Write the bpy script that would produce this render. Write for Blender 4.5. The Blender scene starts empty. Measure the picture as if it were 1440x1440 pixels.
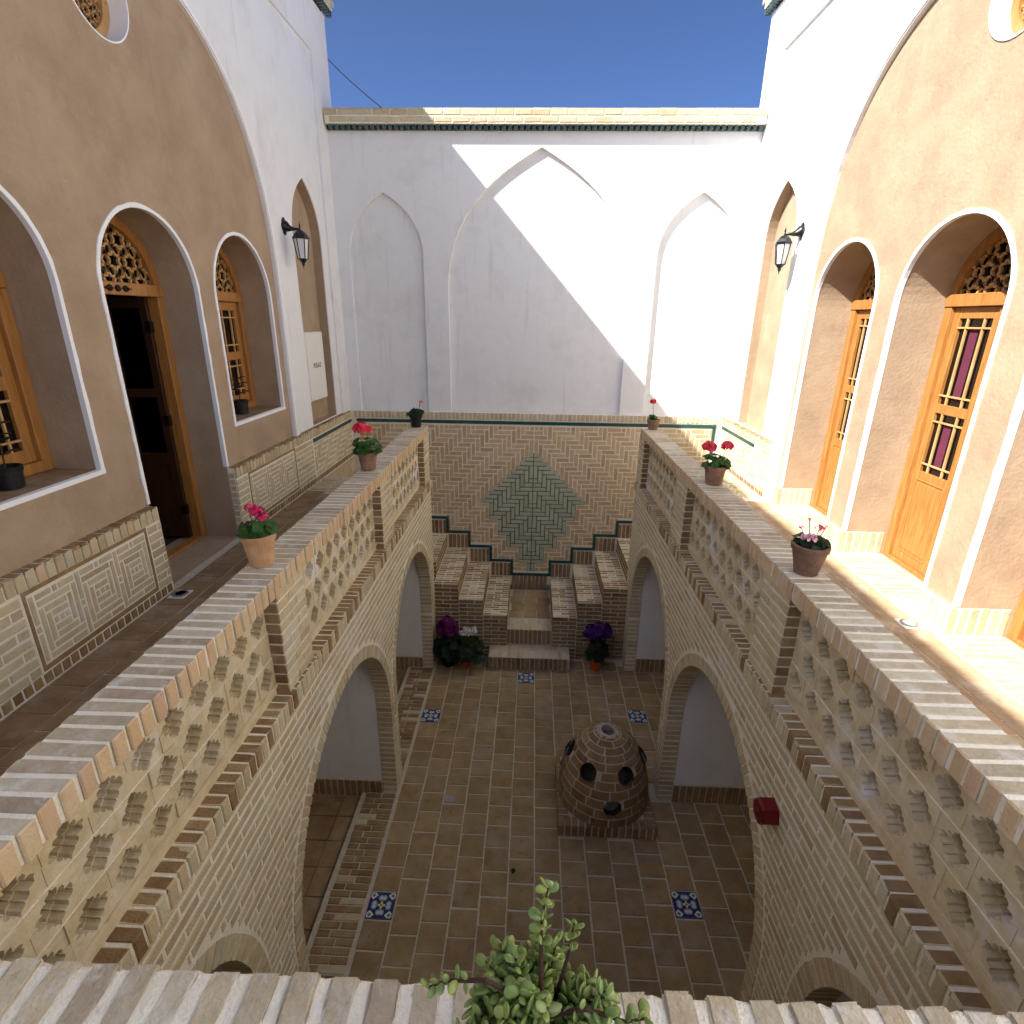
import bpy, bmesh, math, random
from mathutils import Matrix, Vector
from mathutils.geometry import tessellate_polygon
random.seed(7)
R = math.radians
scn = bpy.context.scene
COL = scn.collection
# ------------------------------------------------------------------ camera
CAMP = Vector((-0.042, 0.0, 5.1811)); FPX = 770.74
yaw, pit, rol = -0.0345, -0.3378, 0.0134
Fv = Vector((math.sin(yaw)*math.cos(pit), math.cos(yaw)*math.cos(pit), math.sin(pit)))
R0 = Vector((math.cos(yaw), -math.sin(yaw), 0)); U0 = R0.cross(Fv)
Rv = R0*math.cos(rol)+U0*math.sin(rol); Uv = U0*math.cos(rol)-R0*math.sin(rol)
cd = bpy.data.cameras.new('camera'); cam = bpy.data.objects.new('camera', cd); COL.objects.link(cam)
m3 = Matrix((Rv, Uv, -Fv)).transposed()
cam.matrix_world = Matrix.Translation(CAMP) @ m3.to_4x4()
cd.sensor_fit = 'HORIZONTAL'; cd.sensor_width = 36.0; cd.lens = 36.0*FPX/1440.0
cd.clip_start = 0.02; cd.clip_end = 3000
scn.camera = cam
# ------------------------------------------------------------------ light
SD = Vector((1.0, 0.66, -1.085)).normalized()            # direction the sunlight travels
elev = math.asin(-SD.z); azim = math.atan2(-SD.x, -SD.y)  # azimuth measured from +Y
w = bpy.data.worlds.new('World'); scn.world = w; w.use_nodes = True
wn = w.node_tree; bg = wn.nodes['Background']
sk = wn.nodes.new('ShaderNodeTexSky'); sk.sky_type = 'NISHITA'; sk.sun_disc = False
sk.sun_elevation = elev; sk.sun_rotation = azim; sk.altitude = 1500; sk.air_density = 0.36; sk.dust_density = 5.0; sk.ozone_density = 8.0
wn.links.new(sk.outputs[0], bg.inputs[0]); bg.inputs[1].default_value = 0.053
ld = bpy.data.lights.new('sun', 'SUN'); ld.energy = 2.0; ld.angle = R(0.53); ld.color = (1.0, 0.975, 0.93)
sun = bpy.data.objects.new('sun', ld); COL.objects.link(sun)
sun.rotation_euler = SD.to_track_quat('-Z', 'Y').to_euler(); sun.location = (-8, -6, 14)
vs = scn.view_settings; vs.view_transform = 'Standard'; vs.look = 'None'; vs.gamma = 1.0; vs.use_curve_mapping = False
vs.exposure = 2.5
scn.render.engine = 'CYCLES'
scn.cycles.max_bounces = 9; scn.cycles.diffuse_bounces = 8; scn.cycles.glossy_bounces = 2; scn.cycles.transmission_bounces = 2

# ------------------------------------------------------------------ materials
def lin(c):
    return tuple(((v/255)/12.92 if v/255 <= .04045 else ((v/255+.055)/1.055)**2.4) for v in c)+(1,)
def mat(name, cols, rough=.85, nscale=6., bump=.15, bscale=60., palette=None, pmix=1., spec=.25, stain=None, stain_scale=3., stain_lo=.58, metal=0., coat=0., detail=4., stretch=None, trans=0., wave=0., fleck=None, streak=None):
    """cols: ramp over noise; palette: list of tints picked per piece; stain: (colour, amount)"""
    m = bpy.data.materials.new(name); m.use_nodes = True
    nt = m.node_tree; N = nt.nodes; L = nt.links; bs = N['Principled BSDF']
    geo = N.new('ShaderNodeNewGeometry')
    vec = geo.outputs['Position']
    if stretch:
        mp = N.new('ShaderNodeMapping'); mp.inputs['Scale'].default_value = stretch; L.new(vec, mp.inputs['Vector']); vec = mp.outputs[0]
    n1 = N.new('ShaderNodeTexNoise'); n1.inputs['Scale'].default_value = nscale; n1.inputs['Detail'].default_value = detail; n1.inputs['Roughness'].default_value = .62
    L.new(vec, n1.inputs['Vector'])
    rp = N.new('ShaderNodeValToRGB'); e = rp.color_ramp.elements
    k = len(cols)
    e[0].position = .3; e[0].color = lin(cols[0]); e[1].position = .7; e[1].color = lin(cols[-1])
    for i in range(1, k-1):
        x = e.new(.3+.4*i/(k-1)); x.color = lin(cols[i])
    L.new(n1.outputs[0], rp.inputs[0]); out = rp.outputs[0]
    if palette:
        oi = N.new('ShaderNodeObjectInfo'); at = N.new('ShaderNodeAttribute'); at.attribute_name = 'rnd'
        ad = N.new('ShaderNodeMath'); ad.operation = 'ADD'; L.new(oi.outputs['Random'], ad.inputs[0]); L.new(at.outputs['Fac'], ad.inputs[1])
        fr = N.new('ShaderNodeMath'); fr.operation = 'FRACT'; L.new(ad.outputs[0], fr.inputs[0])
        pr = N.new('ShaderNodeValToRGB'); pe = pr.color_ramp.elements
        kk = len(palette); pe[0].position = 0; pe[0].color = lin(palette[0]); pe[1].position = 1; pe[1].color = lin(palette[-1])
        for i in range(1, kk-1):
            x = pe.new(i/(kk-1)); x.color = lin(palette[i])
        L.new(fr.outputs[0], pr.inputs[0])
        mx = N.new('ShaderNodeMix'); mx.data_type = 'RGBA'; mx.blend_type = 'MULTIPLY'; mx.inputs[0].default_value = pmix
        L.new(out, mx.inputs[6]); L.new(pr.outputs[0], mx.inputs[7]); out = mx.outputs[2]
    if stain:
        n2 = N.new('ShaderNodeTexNoise'); n2.inputs['Scale'].default_value = stain_scale; n2.inputs['Detail'].default_value = 4; n2.inputs['Roughness'].default_value = .7
        L.new(geo.outputs['Position'], n2.inputs['Vector'])
        mr = N.new('ShaderNodeMapRange'); mr.inputs[1].default_value = stain_lo; mr.inputs[2].default_value = stain_lo+.14; mr.inputs[3].default_value = 0; mr.inputs[4].default_value = stain[1]
        L.new(n2.outputs[0], mr.inputs[0])
        mx = N.new('ShaderNodeMix'); mx.data_type = 'RGBA'; L.new(mr.outputs[0], mx.inputs[0]); L.new(out, mx.inputs[6]); mx.inputs[7].default_value = lin(stain[0]); out = mx.outputs[2]
    if fleck:
        nf = N.new('ShaderNodeTexNoise'); nf.inputs['Scale'].default_value = 90; nf.inputs['Detail'].default_value = 1; L.new(geo.outputs['Position'], nf.inputs['Vector'])
        mr = N.new('ShaderNodeMapRange'); mr.inputs[1].default_value = .64; mr.inputs[2].default_value = .70; mr.inputs[3].default_value = 0; mr.inputs[4].default_value = fleck[1]; L.new(nf.outputs[0], mr.inputs[0])
        mx = N.new('ShaderNodeMix'); mx.data_type = 'RGBA'; L.new(mr.outputs[0], mx.inputs[0]); L.new(out, mx.inputs[6]); mx.inputs[7].default_value = lin(fleck[0]); out = mx.outputs[2]
    if streak:
        mp2 = N.new('ShaderNodeMapping'); mp2.inputs['Scale'].default_value = (7, 7, .55); L.new(geo.outputs['Position'], mp2.inputs['Vector'])
        nf = N.new('ShaderNodeTexNoise'); nf.inputs['Scale'].default_value = 1.6; nf.inputs['Detail'].default_value = 4; L.new(mp2.outputs[0], nf.inputs['Vector'])
        mr = N.new('ShaderNodeMapRange'); mr.inputs[1].default_value = .60; mr.inputs[2].default_value = .72; mr.inputs[3].default_value = 0; mr.inputs[4].default_value = streak[1]; L.new(nf.outputs[0], mr.inputs[0])
        mx = N.new('ShaderNodeMix'); mx.data_type = 'RGBA'; L.new(mr.outputs[0], mx.inputs[0]); L.new(out, mx.inputs[6]); mx.inputs[7].default_value = lin(streak[0]); out = mx.outputs[2]
    L.new(out, bs.inputs['Base Color'])
    bs.inputs['Roughness'].default_value = rough; bs.inputs['Metallic'].default_value = metal
    bs.inputs['Specular IOR Level'].default_value = spec; bs.inputs['Coat Weight'].default_value = coat
    if trans: bs.inputs['Transmission Weight'].default_value = trans
    if bump:
        nb = N.new('ShaderNodeTexNoise'); nb.inputs['Scale'].default_value = bscale; nb.inputs['Detail'].default_value = 3
        L.new(vec, nb.inputs['Vector'])
        b = N.new('ShaderNodeBump'); b.inputs['Strength'].default_value = bump; b.inputs['Distance'].default_value = .012
        L.new(nb.outputs[0], b.inputs['Height']); nrm = b.outputs[0]
        if wave:
            nw = N.new('ShaderNodeTexNoise'); nw.inputs['Scale'].default_value = 3.2; nw.inputs['Detail'].default_value = 2; L.new(geo.outputs['Position'], nw.inputs['Vector'])
            b2 = N.new('ShaderNodeBump'); b2.inputs['Strength'].default_value = wave; b2.inputs['Distance'].default_value = .05
            L.new(nw.outputs[0], b2.inputs['Height']); L.new(nrm, b2.inputs['Normal']); nrm = b2.outputs[0]
        L.new(nrm, bs.inputs['Normal'])
    return m
WHT = [(255,255,255)]*2
M = {}
M['white'] = mat('white_plaster', [(226,225,222),(233,232,229),(230,229,226)], .9, 3, .10, 30, stain=((212,209,204), .4), stain_scale=1.4, stain_lo=.54, wave=.22, streak=((205,202,196), .4))
M['brown'] = mat('brown_straw_plaster', [(160,137,111),(170,147,120),(178,156,129)], .95, 2.2, .35, 34, stain=((150,127,105), .45), stain_scale=2.5, stain_lo=.52, wave=.18, fleck=((192,172,146), .35), streak=((152,130,107), .3))
M['trim'] = mat('white_trim_paint', [(238,238,236),(243,243,242)], .7, 5, .08, 60)
BUFF = [(255,252,244),(240,232,216),(255,248,232),(230,218,202),(250,234,214),(235,233,226),(255,250,238),(226,208,194)]
M['brick'] = mat('buff_brick', [(196,185,158),(208,198,171),(216,207,183)], .92, 14, .5, 90, BUFF, 1., stain=((220,214,206), .55), stain_scale=1.6, stain_lo=.58)
M['cap'] = mat('weathered_cap_brick', [(186,175,152),(199,189,166),(209,201,181)], .92, 16, .6, 70, [(255,250,242),(228,220,210),(250,240,226),(214,204,196),(244,234,222),(255,252,248),(222,206,196)], 1., stain=((216,211,202), .6), stain_scale=9, stain_lo=.53)
M['capwarm'] = mat('warm_cap_brick', [(204,184,152),(214,195,164),(212,194,168)], .92, 12, .5, 70, [(255,248,232),(246,226,206),(255,246,232),(246,228,216),(252,240,220),(255,250,240),(236,214,206)], 1.)
M['lattice'] = mat('carved_lattice_brick', [(200,186,156),(213,200,171),(222,211,187)], .92, 10, .7, 24, [(255,252,246),(252,244,228),(246,242,234),(244,236,216),(255,253,250)], 1., wave=.0, stain=((228,224,220), .8), stain_scale=2.2, stain_lo=.53)
M['hbrick'] = mat('herringbone_brick', [(198,182,152),(209,194,166),(216,203,177)], .92, 12, .4, 90, [(255,248,236),(240,226,206),(226,208,190),(250,238,216),(234,224,208)], 1.)
M['teal'] = mat('dull_green_glazed_brick', [(176,178,154),(186,187,164),(193,194,172)], .6, 10, .2, 60, [(255,255,250),(236,246,238),(248,250,240),(222,232,222)], 1., spec=.4)
M['glaze'] = mat('dark_teal_glaze', [(20,62,60),(26,74,72),(34,86,84)], .25, 12, .05, 40, spec=.5)
M['dentil'] = mat('teal_dentil_glaze', [(64,84,86),(78,98,98),(92,108,106)], .45, 20, .1, 60, [(255,255,255),(200,215,215),(235,245,245)], 1.)
M['dbrick'] = mat('brown_brick', [(146,126,97),(163,143,112),(176,158,128)], .93, 10, .5, 80, [(255,246,232),(222,204,186),(244,226,200),(204,182,166),(255,240,214)], 1., stain=((164,150,132), .4), stain_scale=3.2, stain_lo=.56)
M['tile'] = mat('brown_clay_floor_tile', [(152,133,101),(169,150,117),(182,165,134)], .8, 5, .35, 40, [(255,248,236),(232,216,196),(248,234,210),(222,208,192),(255,244,222)], 1., stain=((172,158,136), .5), stain_scale=2.2, stain_lo=.52, streak=((112,94,70), .5))
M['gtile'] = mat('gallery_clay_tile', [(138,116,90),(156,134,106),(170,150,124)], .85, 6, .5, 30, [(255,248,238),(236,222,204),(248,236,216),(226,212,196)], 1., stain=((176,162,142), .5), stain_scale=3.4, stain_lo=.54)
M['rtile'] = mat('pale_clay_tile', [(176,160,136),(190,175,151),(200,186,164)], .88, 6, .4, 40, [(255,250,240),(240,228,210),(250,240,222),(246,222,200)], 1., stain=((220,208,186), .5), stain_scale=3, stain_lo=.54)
M['mortar'] = mat('cream_mortar', [(230,221,198),(238,229,208),(243,236,219)], .95, 25, .6, 120)
M['mortar_grey'] = mat('grey_mortar', [(188,175,152),(202,189,167),(211,200,181)], .95, 25, .6, 120)
M['joint_green'] = mat('green_joint', [(84,88,76),(98,100,88)], .95, 25, .4, 120)
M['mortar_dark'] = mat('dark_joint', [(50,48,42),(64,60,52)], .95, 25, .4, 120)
M['wood'] = mat('honey_wood', [(148,98,46),(166,114,58),(178,128,70)], .45, 5, .10, 60, spec=.4, stretch=(9, 9, .8))
M['wood_light'] = mat('pale_fret_wood', [(178,134,82),(192,150,98),(204,166,116)], .55, 6, .08, 60)
M['wood_dark'] = mat('dark_brown_wood', [(52,30,18),(70,42,24)], .5, 6, .1, 60, stretch=(9, 9, .8))
M['glass'] = mat('dark_window_glass', [(8,6,6),(12,9,9)], .06, 3, 0, 10, spec=.5)
M['curtain'] = mat('plum_curtain', [(84,34,52),(104,46,66)], .9, 4, .1, 40)
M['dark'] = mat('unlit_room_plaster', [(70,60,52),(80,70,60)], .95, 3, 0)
M['black'] = mat('black_metal', [(14,14,15),(20,20,21)], .35, 20, .1, 60, spec=.5)
M['hinge'] = mat('iron_fitting', [(30,24,20),(42,34,28)], .5, 20, .1, 60, metal=.6)
M['lampglass'] = mat('lamp_glass', [(214,214,212),(224,224,222)], .15, 6, 0, spec=.5)
M['terra'] = mat('terracotta', [(178,132,92),(192,148,106),(202,162,122)], .85, 9, .3, 60, stain=((206,180,146), .5), stain_scale=8, stain_lo=.52)
M['terra2'] = mat('old_terracotta', [(128,96,76),(148,112,90),(160,126,104)], .88, 9, .35, 60, stain=((108,88,74), .6), stain_scale=7, stain_lo=.5)
M['terra3'] = mat('dark_wet_terracotta', [(104,78,62),(124,94,76),(138,108,88)], .8, 9, .35, 60, stain=((70,52,44), .6), stain_scale=7, stain_lo=.5)
M['orange'] = mat('orange_plastic_pot', [(196,84,44),(206,94,52)], .5, 5, .05, 60, spec=.4)
M['blackpot'] = mat('black_plastic_pot', [(16,16,16),(24,24,24)], .5, 8, .1, 60, spec=.4)
M['soil'] = mat('dark_soil', [(34,24,18),(56,40,28)], .98, 40, .8, 120)
M['leaf'] = mat('geranium_leaf', [(34,66,24),(52,88,34),(70,106,46)], .6, 30, .2, 60, [(255,255,255),(220,235,205),(255,250,220)], 1.)
M['leafdark'] = mat('dark_foliage', [(14,30,14),(22,42,20),(34,56,28)], .6, 30, .2, 60, [(255,255,255),(215,230,205)], 1.)
M['leafpurple'] = mat('rubber_plant_leaf', [(34,30,24),(50,46,34),(66,66,44)], .35, 20, .1, 60, [(255,255,255),(235,210,205),(220,240,205)], 1.)
M['jade'] = mat('jade_leaf', [(118,134,74),(140,154,92),(162,172,116)], .38, 30, .08, 60, [(255,255,255),(232,246,200),(255,248,205),(205,226,190),(240,235,190)], 1., spec=.45)
M['stem'] = mat('brown_stem', [(62,40,34),(84,58,46)], .8, 30, .3, 90)
M['gstem'] = mat('green_stem', [(88,110,56),(108,128,70)], .7, 30, .1, 90)
M['pink'] = mat('hot_pink_petal', [(206,38,92),(222,60,110)], .6, 40, .1, 60, [(255,255,255),(235,220,230),(255,235,240)], 1.)
M['coral'] = mat('coral_petal', [(226,54,70),(236,84,96)], .6, 40, .1, 60, [(255,255,255),(245,220,220),(255,240,235)], 1.)
M['rose'] = mat('rose_petal', [(206,84,118),(222,110,140)], .6, 40, .1, 60)
M['palepink'] = mat('pale_pink_petal', [(222,158,176),(232,178,192)], .6, 40, .1, 60)
M['purple'] = mat('deep_purple_petal', [(92,14,74),(112,24,92)], .6, 40, .1, 60, [(255,255,255),(225,215,240)], 1.)
M['violet'] = mat('violet_petal', [(70,24,96),(88,36,112)], .6, 40, .1, 60, [(255,255,255),(225,215,240)], 1.)
M['whitepetal'] = mat('white_petal', [(236,234,228),(242,240,236)], .6, 40, .05, 60)
M['red'] = mat('red_painted_metal', [(98,10,14),(112,14,18)], .45, 10, .05, 60, spec=.4)
M['box'] = mat('cream_painted_metal', [(228,225,214),(233,230,220)], .5, 5, .02, 60, spec=.4)
M['ink'] = mat('grey_print', [(120,118,114),(128,126,122)], .7, 5, 0)
M['steel'] = mat('brushed_steel', [(150,150,148),(170,170,168)], .35, 20, .05, 80, metal=.8)
M['whiteplate'] = mat('white_plastic_plate', [(214,212,206),(224,222,216)], .5, 10, .05, 60)
M['cable'] = mat('black_cable', [(12,14,18),(18,20,24)], .6, 10, 0)
M['roof'] = mat('roof_earth', [(150,128,100),(166,144,116)], .95, 4, .3, 30)
M['plasterlump'] = mat('chipped_white_mortar', [(170,158,142),(196,186,172)], .95, 20, .7, 60)

# ------------------------------------------------------------------ mesh helpers
class MB:
    def __init__(s): s.v = []; s.f = []; s.r = []
    def add(s, vs, fs, rnd=0.):
        o = len(s.v); s.v += [tuple(v) for v in vs]
        s.f += [tuple(i+o for i in f) for f in fs]; s.r += [rnd]*len(vs)
        return s
    def box(s, a, b, rnd=0.):
        x0, y0, z0 = [min(p, q) for p, q in zip(a, b)]; x1, y1, z1 = [max(p, q) for p, q in zip(a, b)]
        return s.add([(x0,y0,z0),(x1,y0,z0),(x1,y1,z0),(x0,y1,z0),(x0,y0,z1),(x1,y0,z1),(x1,y1,z1),(x0,y1,z1)],
              [(0,3,2,1),(4,5,6,7),(0,1,5,4),(1,2,6,5),(2,3,7,6),(3,0,4,7)], rnd)
    def cbox(s, a, b, c=.004, rnd=0.):
        """box with chamfered corners (24 verts -> cheap via bmesh bevel)"""
        bm = bmesh.new(); bmesh.ops.create_cube(bm, size=1.)
        lo = Vector([min(p, q) for p, q in zip(a, b)]); hi = Vector([max(p, q) for p, q in zip(a, b)])
        for v in bm.verts: v.co = Vector([(lo[i]+hi[i])/2+v.co[i]*(hi[i]-lo[i]) for i in range(3)])
        bmesh.ops.bevel(bm, geom=bm.edges[:], offset=c, segments=1, affect='EDGES')
        bm.verts.index_update()
        s.add([v.co[:] for v in bm.verts], [[v.index for v in f.verts] for f in bm.faces], rnd); bm.free(); return s
    def prism(s, pts, off, rnd=0.):
        """pts: 3D polygon (convex), extruded by vector off"""
        n = len(pts); off = Vector(off); p2 = [Vector(p)+off for p in pts]
        return s.add([tuple(p) for p in pts]+[tuple(p) for p in p2], [tuple(range(n)), tuple(range(2*n-1, n-1, -1))]+[(i, (i+1) % n, n+(i+1) % n, n+i) for i in range(n)], rnd)
    def sheet(s, outline, holes, fn, c0, c1, rnd=0., back=True):
        """polygon with holes in (a,b), mapped by fn(a,b,c), between depth c0 (front) and c1"""
        loops = [outline]+list(holes)
        flat = [p for l in loops for p in l]
        tri = tessellate_polygon([[Vector((p[0], p[1], 0)) for p in l] for l in loops])
        n = len(flat); vs = [fn(p[0], p[1], c0) for p in flat]+[fn(p[0], p[1], c1) for p in flat]
        fs = [tuple(t) for t in tri]
        if back: fs += [tuple(i+n for i in reversed(t)) for t in tri]
        o = 0
        for l in loops:
            k = len(l)
            fs += [(o+i, o+(i+1) % k, n+o+(i+1) % k, n+o+i) for i in range(k)]; o += k
        return s.add(vs, fs, rnd)
    def tube(s, pts, rad, seg=6, rnd=0., cap=True):
        P = [Vector(p) for p in pts]; n = len(P); rr = rad if isinstance(rad, (list, tuple)) else [rad]*n
        vs = []; prev = None
        for i, p in enumerate(P):
            t = (P[min(i+1, n-1)]-P[max(i-1, 0)]).normalized()
            a = prev if prev is not None else (Vector((0,0,1)) if abs(t.z) < .9 else Vector((1,0,0)))
            u = (a-t*a.dot(t)).normalized(); v = t.cross(u); prev = u
            vs += [tuple(p+(u*math.cos(2*math.pi*j/seg)+v*math.sin(2*math.pi*j/seg))*rr[i]) for j in range(seg)]
        fs = [(i*seg+j, i*seg+(j+1) % seg, (i+1)*seg+(j+1) % seg, (i+1)*seg+j) for i in range(n-1) for j in range(seg)]
        if cap: fs += [tuple(range(seg-1, -1, -1)), tuple(range((n-1)*seg, n*seg))]
        return s.add(vs, fs, rnd)
    def lathe(s, prof, c=(0,0,0), seg=24, rnd=0., close=True, ph=0.):
        c = Vector(c); vs = []; n = len(prof)
        for r, z in prof:
            vs += [(c.x+r*math.cos(2*math.pi*j/seg+ph), c.y+r*math.sin(2*math.pi*j/seg+ph), c.z+z) for j in range(seg)]
        fs = [(i*seg+j, i*seg+(j+1) % seg, (i+1)*seg+(j+1) % seg, (i+1)*seg+j) for i in range(n-1) for j in range(seg)]
        if close: fs += [tuple(range(seg-1, -1, -1)), tuple(range((n-1)*seg, n*seg))]
        return s.add(vs, fs, rnd)
    def mesh(s, name, smooth=False):
        me = bpy.data.meshes.new(name); me.from_pydata(s.v, [], s.f); me.update()
        at = me.attributes.new('rnd', 'FLOAT', 'POINT'); at.data.foreach_set('value', s.r)
        if smooth: me.polygons.foreach_set('use_smooth', [True]*len(me.polygons))
        return me
    def build(s, name, m, parent=None, smooth=False, kind=None, label=None):
        me = s.mesh(name, smooth)
        bm = bmesh.new(); bm.from_mesh(me); bmesh.ops.recalc_face_normals(bm, faces=bm.faces); bm.to_mesh(me); bm.free()
        return link(name, me, m, parent, kind, label)
def link(name, me, m, parent=None, kind=None, label=None, mw=None):
    if m is not None and not me.materials: me.materials.append(M[m])
    o = bpy.data.objects.new(name, me); COL.objects.link(o)
    if mw is not None: o.matrix_world = mw
    if parent is not None:
        o.parent = parent
        inv = PINV.get(parent.name)
        if inv is not None: o.matrix_parent_inverse = inv
    if kind: o['kind'] = kind
    if label: o['label'] = label
    return o
PINV = {}
def thing(name, label, cat, loc=(0,0,0), group=None):
    o = bpy.data.objects.new(name, None); COL.objects.link(o); o.location = loc; o.empty_display_size = .1
    o['label'] = label; o['category'] = cat
    if group: o['group'] = group
    PINV[o.name] = Matrix.Translation(Vector(loc)).inverted()
    return o
def tag(o, label, cat, group=None):
    o['label'] = label; o['category'] = cat
    if group: o['group'] = group
    return o

# ---- bricks: (front centre, u (length dir), v (height dir), n (outward), length, height, depth)
BM = {}
def brick_mesh(l, h, d, var, ch, m):
    key = (round(l, 3), round(h, 3), round(d, 3), var, ch, m)
    if key in BM: return BM[key]
    rg = random.Random(hash((key[0], key[1], var)) & 0xffff)
    vs = []; j = min(.0035, h*.05)
    def ring(dx, dz, nn, jj):
        for sx, sy in ((-1,-1),(1,-1),(1,1),(-1,1)):
            vs.append((sx*(l/2-dx)+rg.uniform(-jj, jj), sy*(h/2-dx)+rg.uniform(-jj, jj), nn+rg.uniform(-jj, jj)*.2))
    ring(ch, 0, 0, j); ring(0, 0, -ch*.9, j*.7); ring(0, 0, -d, 0)
    fs = [(0,1,2,3)]
    for a in (0, 4):
        for i in range(4): fs.append((a+i, a+4+i, a+4+(i+1) % 4, a+(i+1) % 4))
    mb = MB().add(vs, fs); me = mb.mesh('brick'); me.materials.append(M[m])
    BM[key] = me; return me
def pscore(c, n, l, h):
    d = Vector(c)-CAMP; z = d.dot(Fv)
    if z < .2: return 0
    px = 720+FPX*d.dot(Rv)/z; py = 720-FPX*d.dot(Uv)/z
    if px < -60 or px > 1500 or py < -60 or py > 1500: return 0
    q = -d.normalized().dot(Vector(n))
    return l*h*max(q, 0)/d.length_squared
def bricks(parent, lst, m, name='brick', limit=300, ch=.004, nvar=5):
    """lst of (c,u,v,n,l,h,d[,mat]); the largest in view become objects, the rest one stuff mesh per material"""
    sc = sorted(((pscore(b[0], b[3], b[4], b[5]), i) for i, b in enumerate(lst)), reverse=True)
    top = set(i for s, i in sc[:limit] if s > 0)
    rest = {}
    for i, b in enumerate(lst):
        c, u, v, n, l, h, d = b[:7]; mm = b[7] if len(b) > 7 else m
        u = Vector(u); v = Vector(v); n = Vector(n)
        if u.cross(v).dot(n) < 0: u = -u
        me = brick_mesh(round(l, 3), round(h, 3), round(d, 3), random.randrange(nvar), ch, mm)
        jn = random.uniform(-.0009, .0009)
        mw = Matrix((u, v, n)).transposed().to_4x4() @ Matrix.Rotation(random.gauss(0, .006), 4, 'Z'); mw.translation = Vector(c)+n*jn+u*random.gauss(0, .0012)+v*random.gauss(0, .0009)
        if i in top:
            link(name, me, None, parent, mw=mw)
        else:
            r = rest.setdefault(mm, MB())
            r.add([mw @ x.co for x in me.vertices], [tuple(p.vertices) for p in me.polygons], random.random())
    for mm, r in rest.items():
        r.build('far_'+name+'s' if not name.startswith('far') else name, mm, parent, kind='stuff')

# ---- profile curves in (a,b)
def ellipse_arch(c, hw, z0, zs, zc, n=24, p=2.0):
    """closed polygon: base z0, springing zs, crown zc"""
    pts = [(c+hw, z0)]
    for i in range(n+1):
        t = math.pi*i/n; cs = math.cos(t); sn = math.sin(t)
        pts.append((c+hw*math.copysign(abs(cs)**(2/p), cs), zs+(zc-zs)*abs(sn)**(2/p)))
    pts.append((c-hw, z0)); return pts
def persian(c, hw, z0, zs, za, n=12):
    ri = za-zs; pts = []
    P = [(hw, zs), (hw, zs+.53*ri), (.54*hw, zs+.8*ri), (0, za)]
    for i in range(n+1):
        t = i/n; b = [(1-t)**3, 3*t*(1-t)**2, 3*t*t*(1-t), t**3]
        pts.append((sum(b[k]*P[k][0] for k in range(4)), sum(b[k]*P[k][1] for k in range(4))))
    return [(c+hw, z0)]+[(c+x, z) for x, z in pts]+[(c-x, z) for x, z in reversed(pts[:-1])]+[(c-hw, z0)]
def offset_curve(pts, d):
    """open polyline offset outwards (left of travel for arch running right->left over the top = outside on the right)"""
    out = []
    n = len(pts)
    for i in range(n):
        a = Vector(pts[max(i-1, 0)]); b = Vector(pts[min(i+1, n-1)]); t = (b-a).normalized()
        out.append((pts[i][0]+t.y*d, pts[i][1]-t.x*d))
    return out
def side(s): return lambda a, b, c: (s*c, a, b)          # a=y, b=z, c=|x|
def back(a, b, c): return (a, c, b)                        # a=x, b=z, c=y

ZG = 2.98; ZCAP = 3.76; D = 9.05; XW = 1.497
YEND = {-1: 7.62, 1: 7.80}
SN = {-1: 'left', 1: 'right'}
ARCH = {s: [dict(c=1.40+.02*(s > 0), hw=.58, zs=1.5, zc=2.36, ring=.125), dict(c=3.68+.04*(s > 0), hw=1.19, zs=1.2, zc=2.38), dict(c=6.22+.05*(s > 0), hw=1.09, zs=1.3, zc=2.34)] for s in (-1, 1)}
# ------------------------------------------------------------------ SETTING: ground and floors
g = MB().box((-40, -40, -.5), (40, 60, -.14)).build('ground', 'roof'); g['kind'] = 'structure'
flo = MB().box((-1.9, -1.2, -.135), (3.2, 9.2, -.006)).build('court_floor', 'mortar_grey'); flo['kind'] = 'structure'
P = .26; TX = .0928
tl = []; special = {(-6, 0): 0}
GL = []  # glazed tile spots
glz = [(-1.34, 3.52), (1.52, 3.62), (-1.34, 6.09), (1.52, 6.28), (-.036, 7.11)]
glc = []
for i in range(-6, 12):
    x = TX+P*(i+.5); ph = 3.176 if i % 2 == 0 else 3.3187
    if x > 3.1: continue
    for k in range(-9, 18):
        y = ph+P*(k+.5)
        if y > 7.62 or y < .9: continue
        if x > 1.45 and not any(a['c']-a['hw'] < y < a['c']+a['hw'] for a in ARCH[1]): continue
        hit = False
        for gi, (gx, gy) in enumerate(glz):
            if abs(gx-x) < P*.5 and abs(gy-y) < P*.5 and gi not in [q[0] for q in glc]:
                glc.append((gi, x, y)); hit = True
        if hit: continue
        if .3 < x < 1.4 and 4.4 < y < 5.38: continue
        tl.append(((x, y, random.uniform(-.0015, .0015)), (1,0,0), (0,1,0), (0,0,1), P-random.uniform(.012, .020), P-random.uniform(.012, .020), .012))
bricks(flo, tl, 'tile', 'floor_tile', 300, .004)
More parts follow.
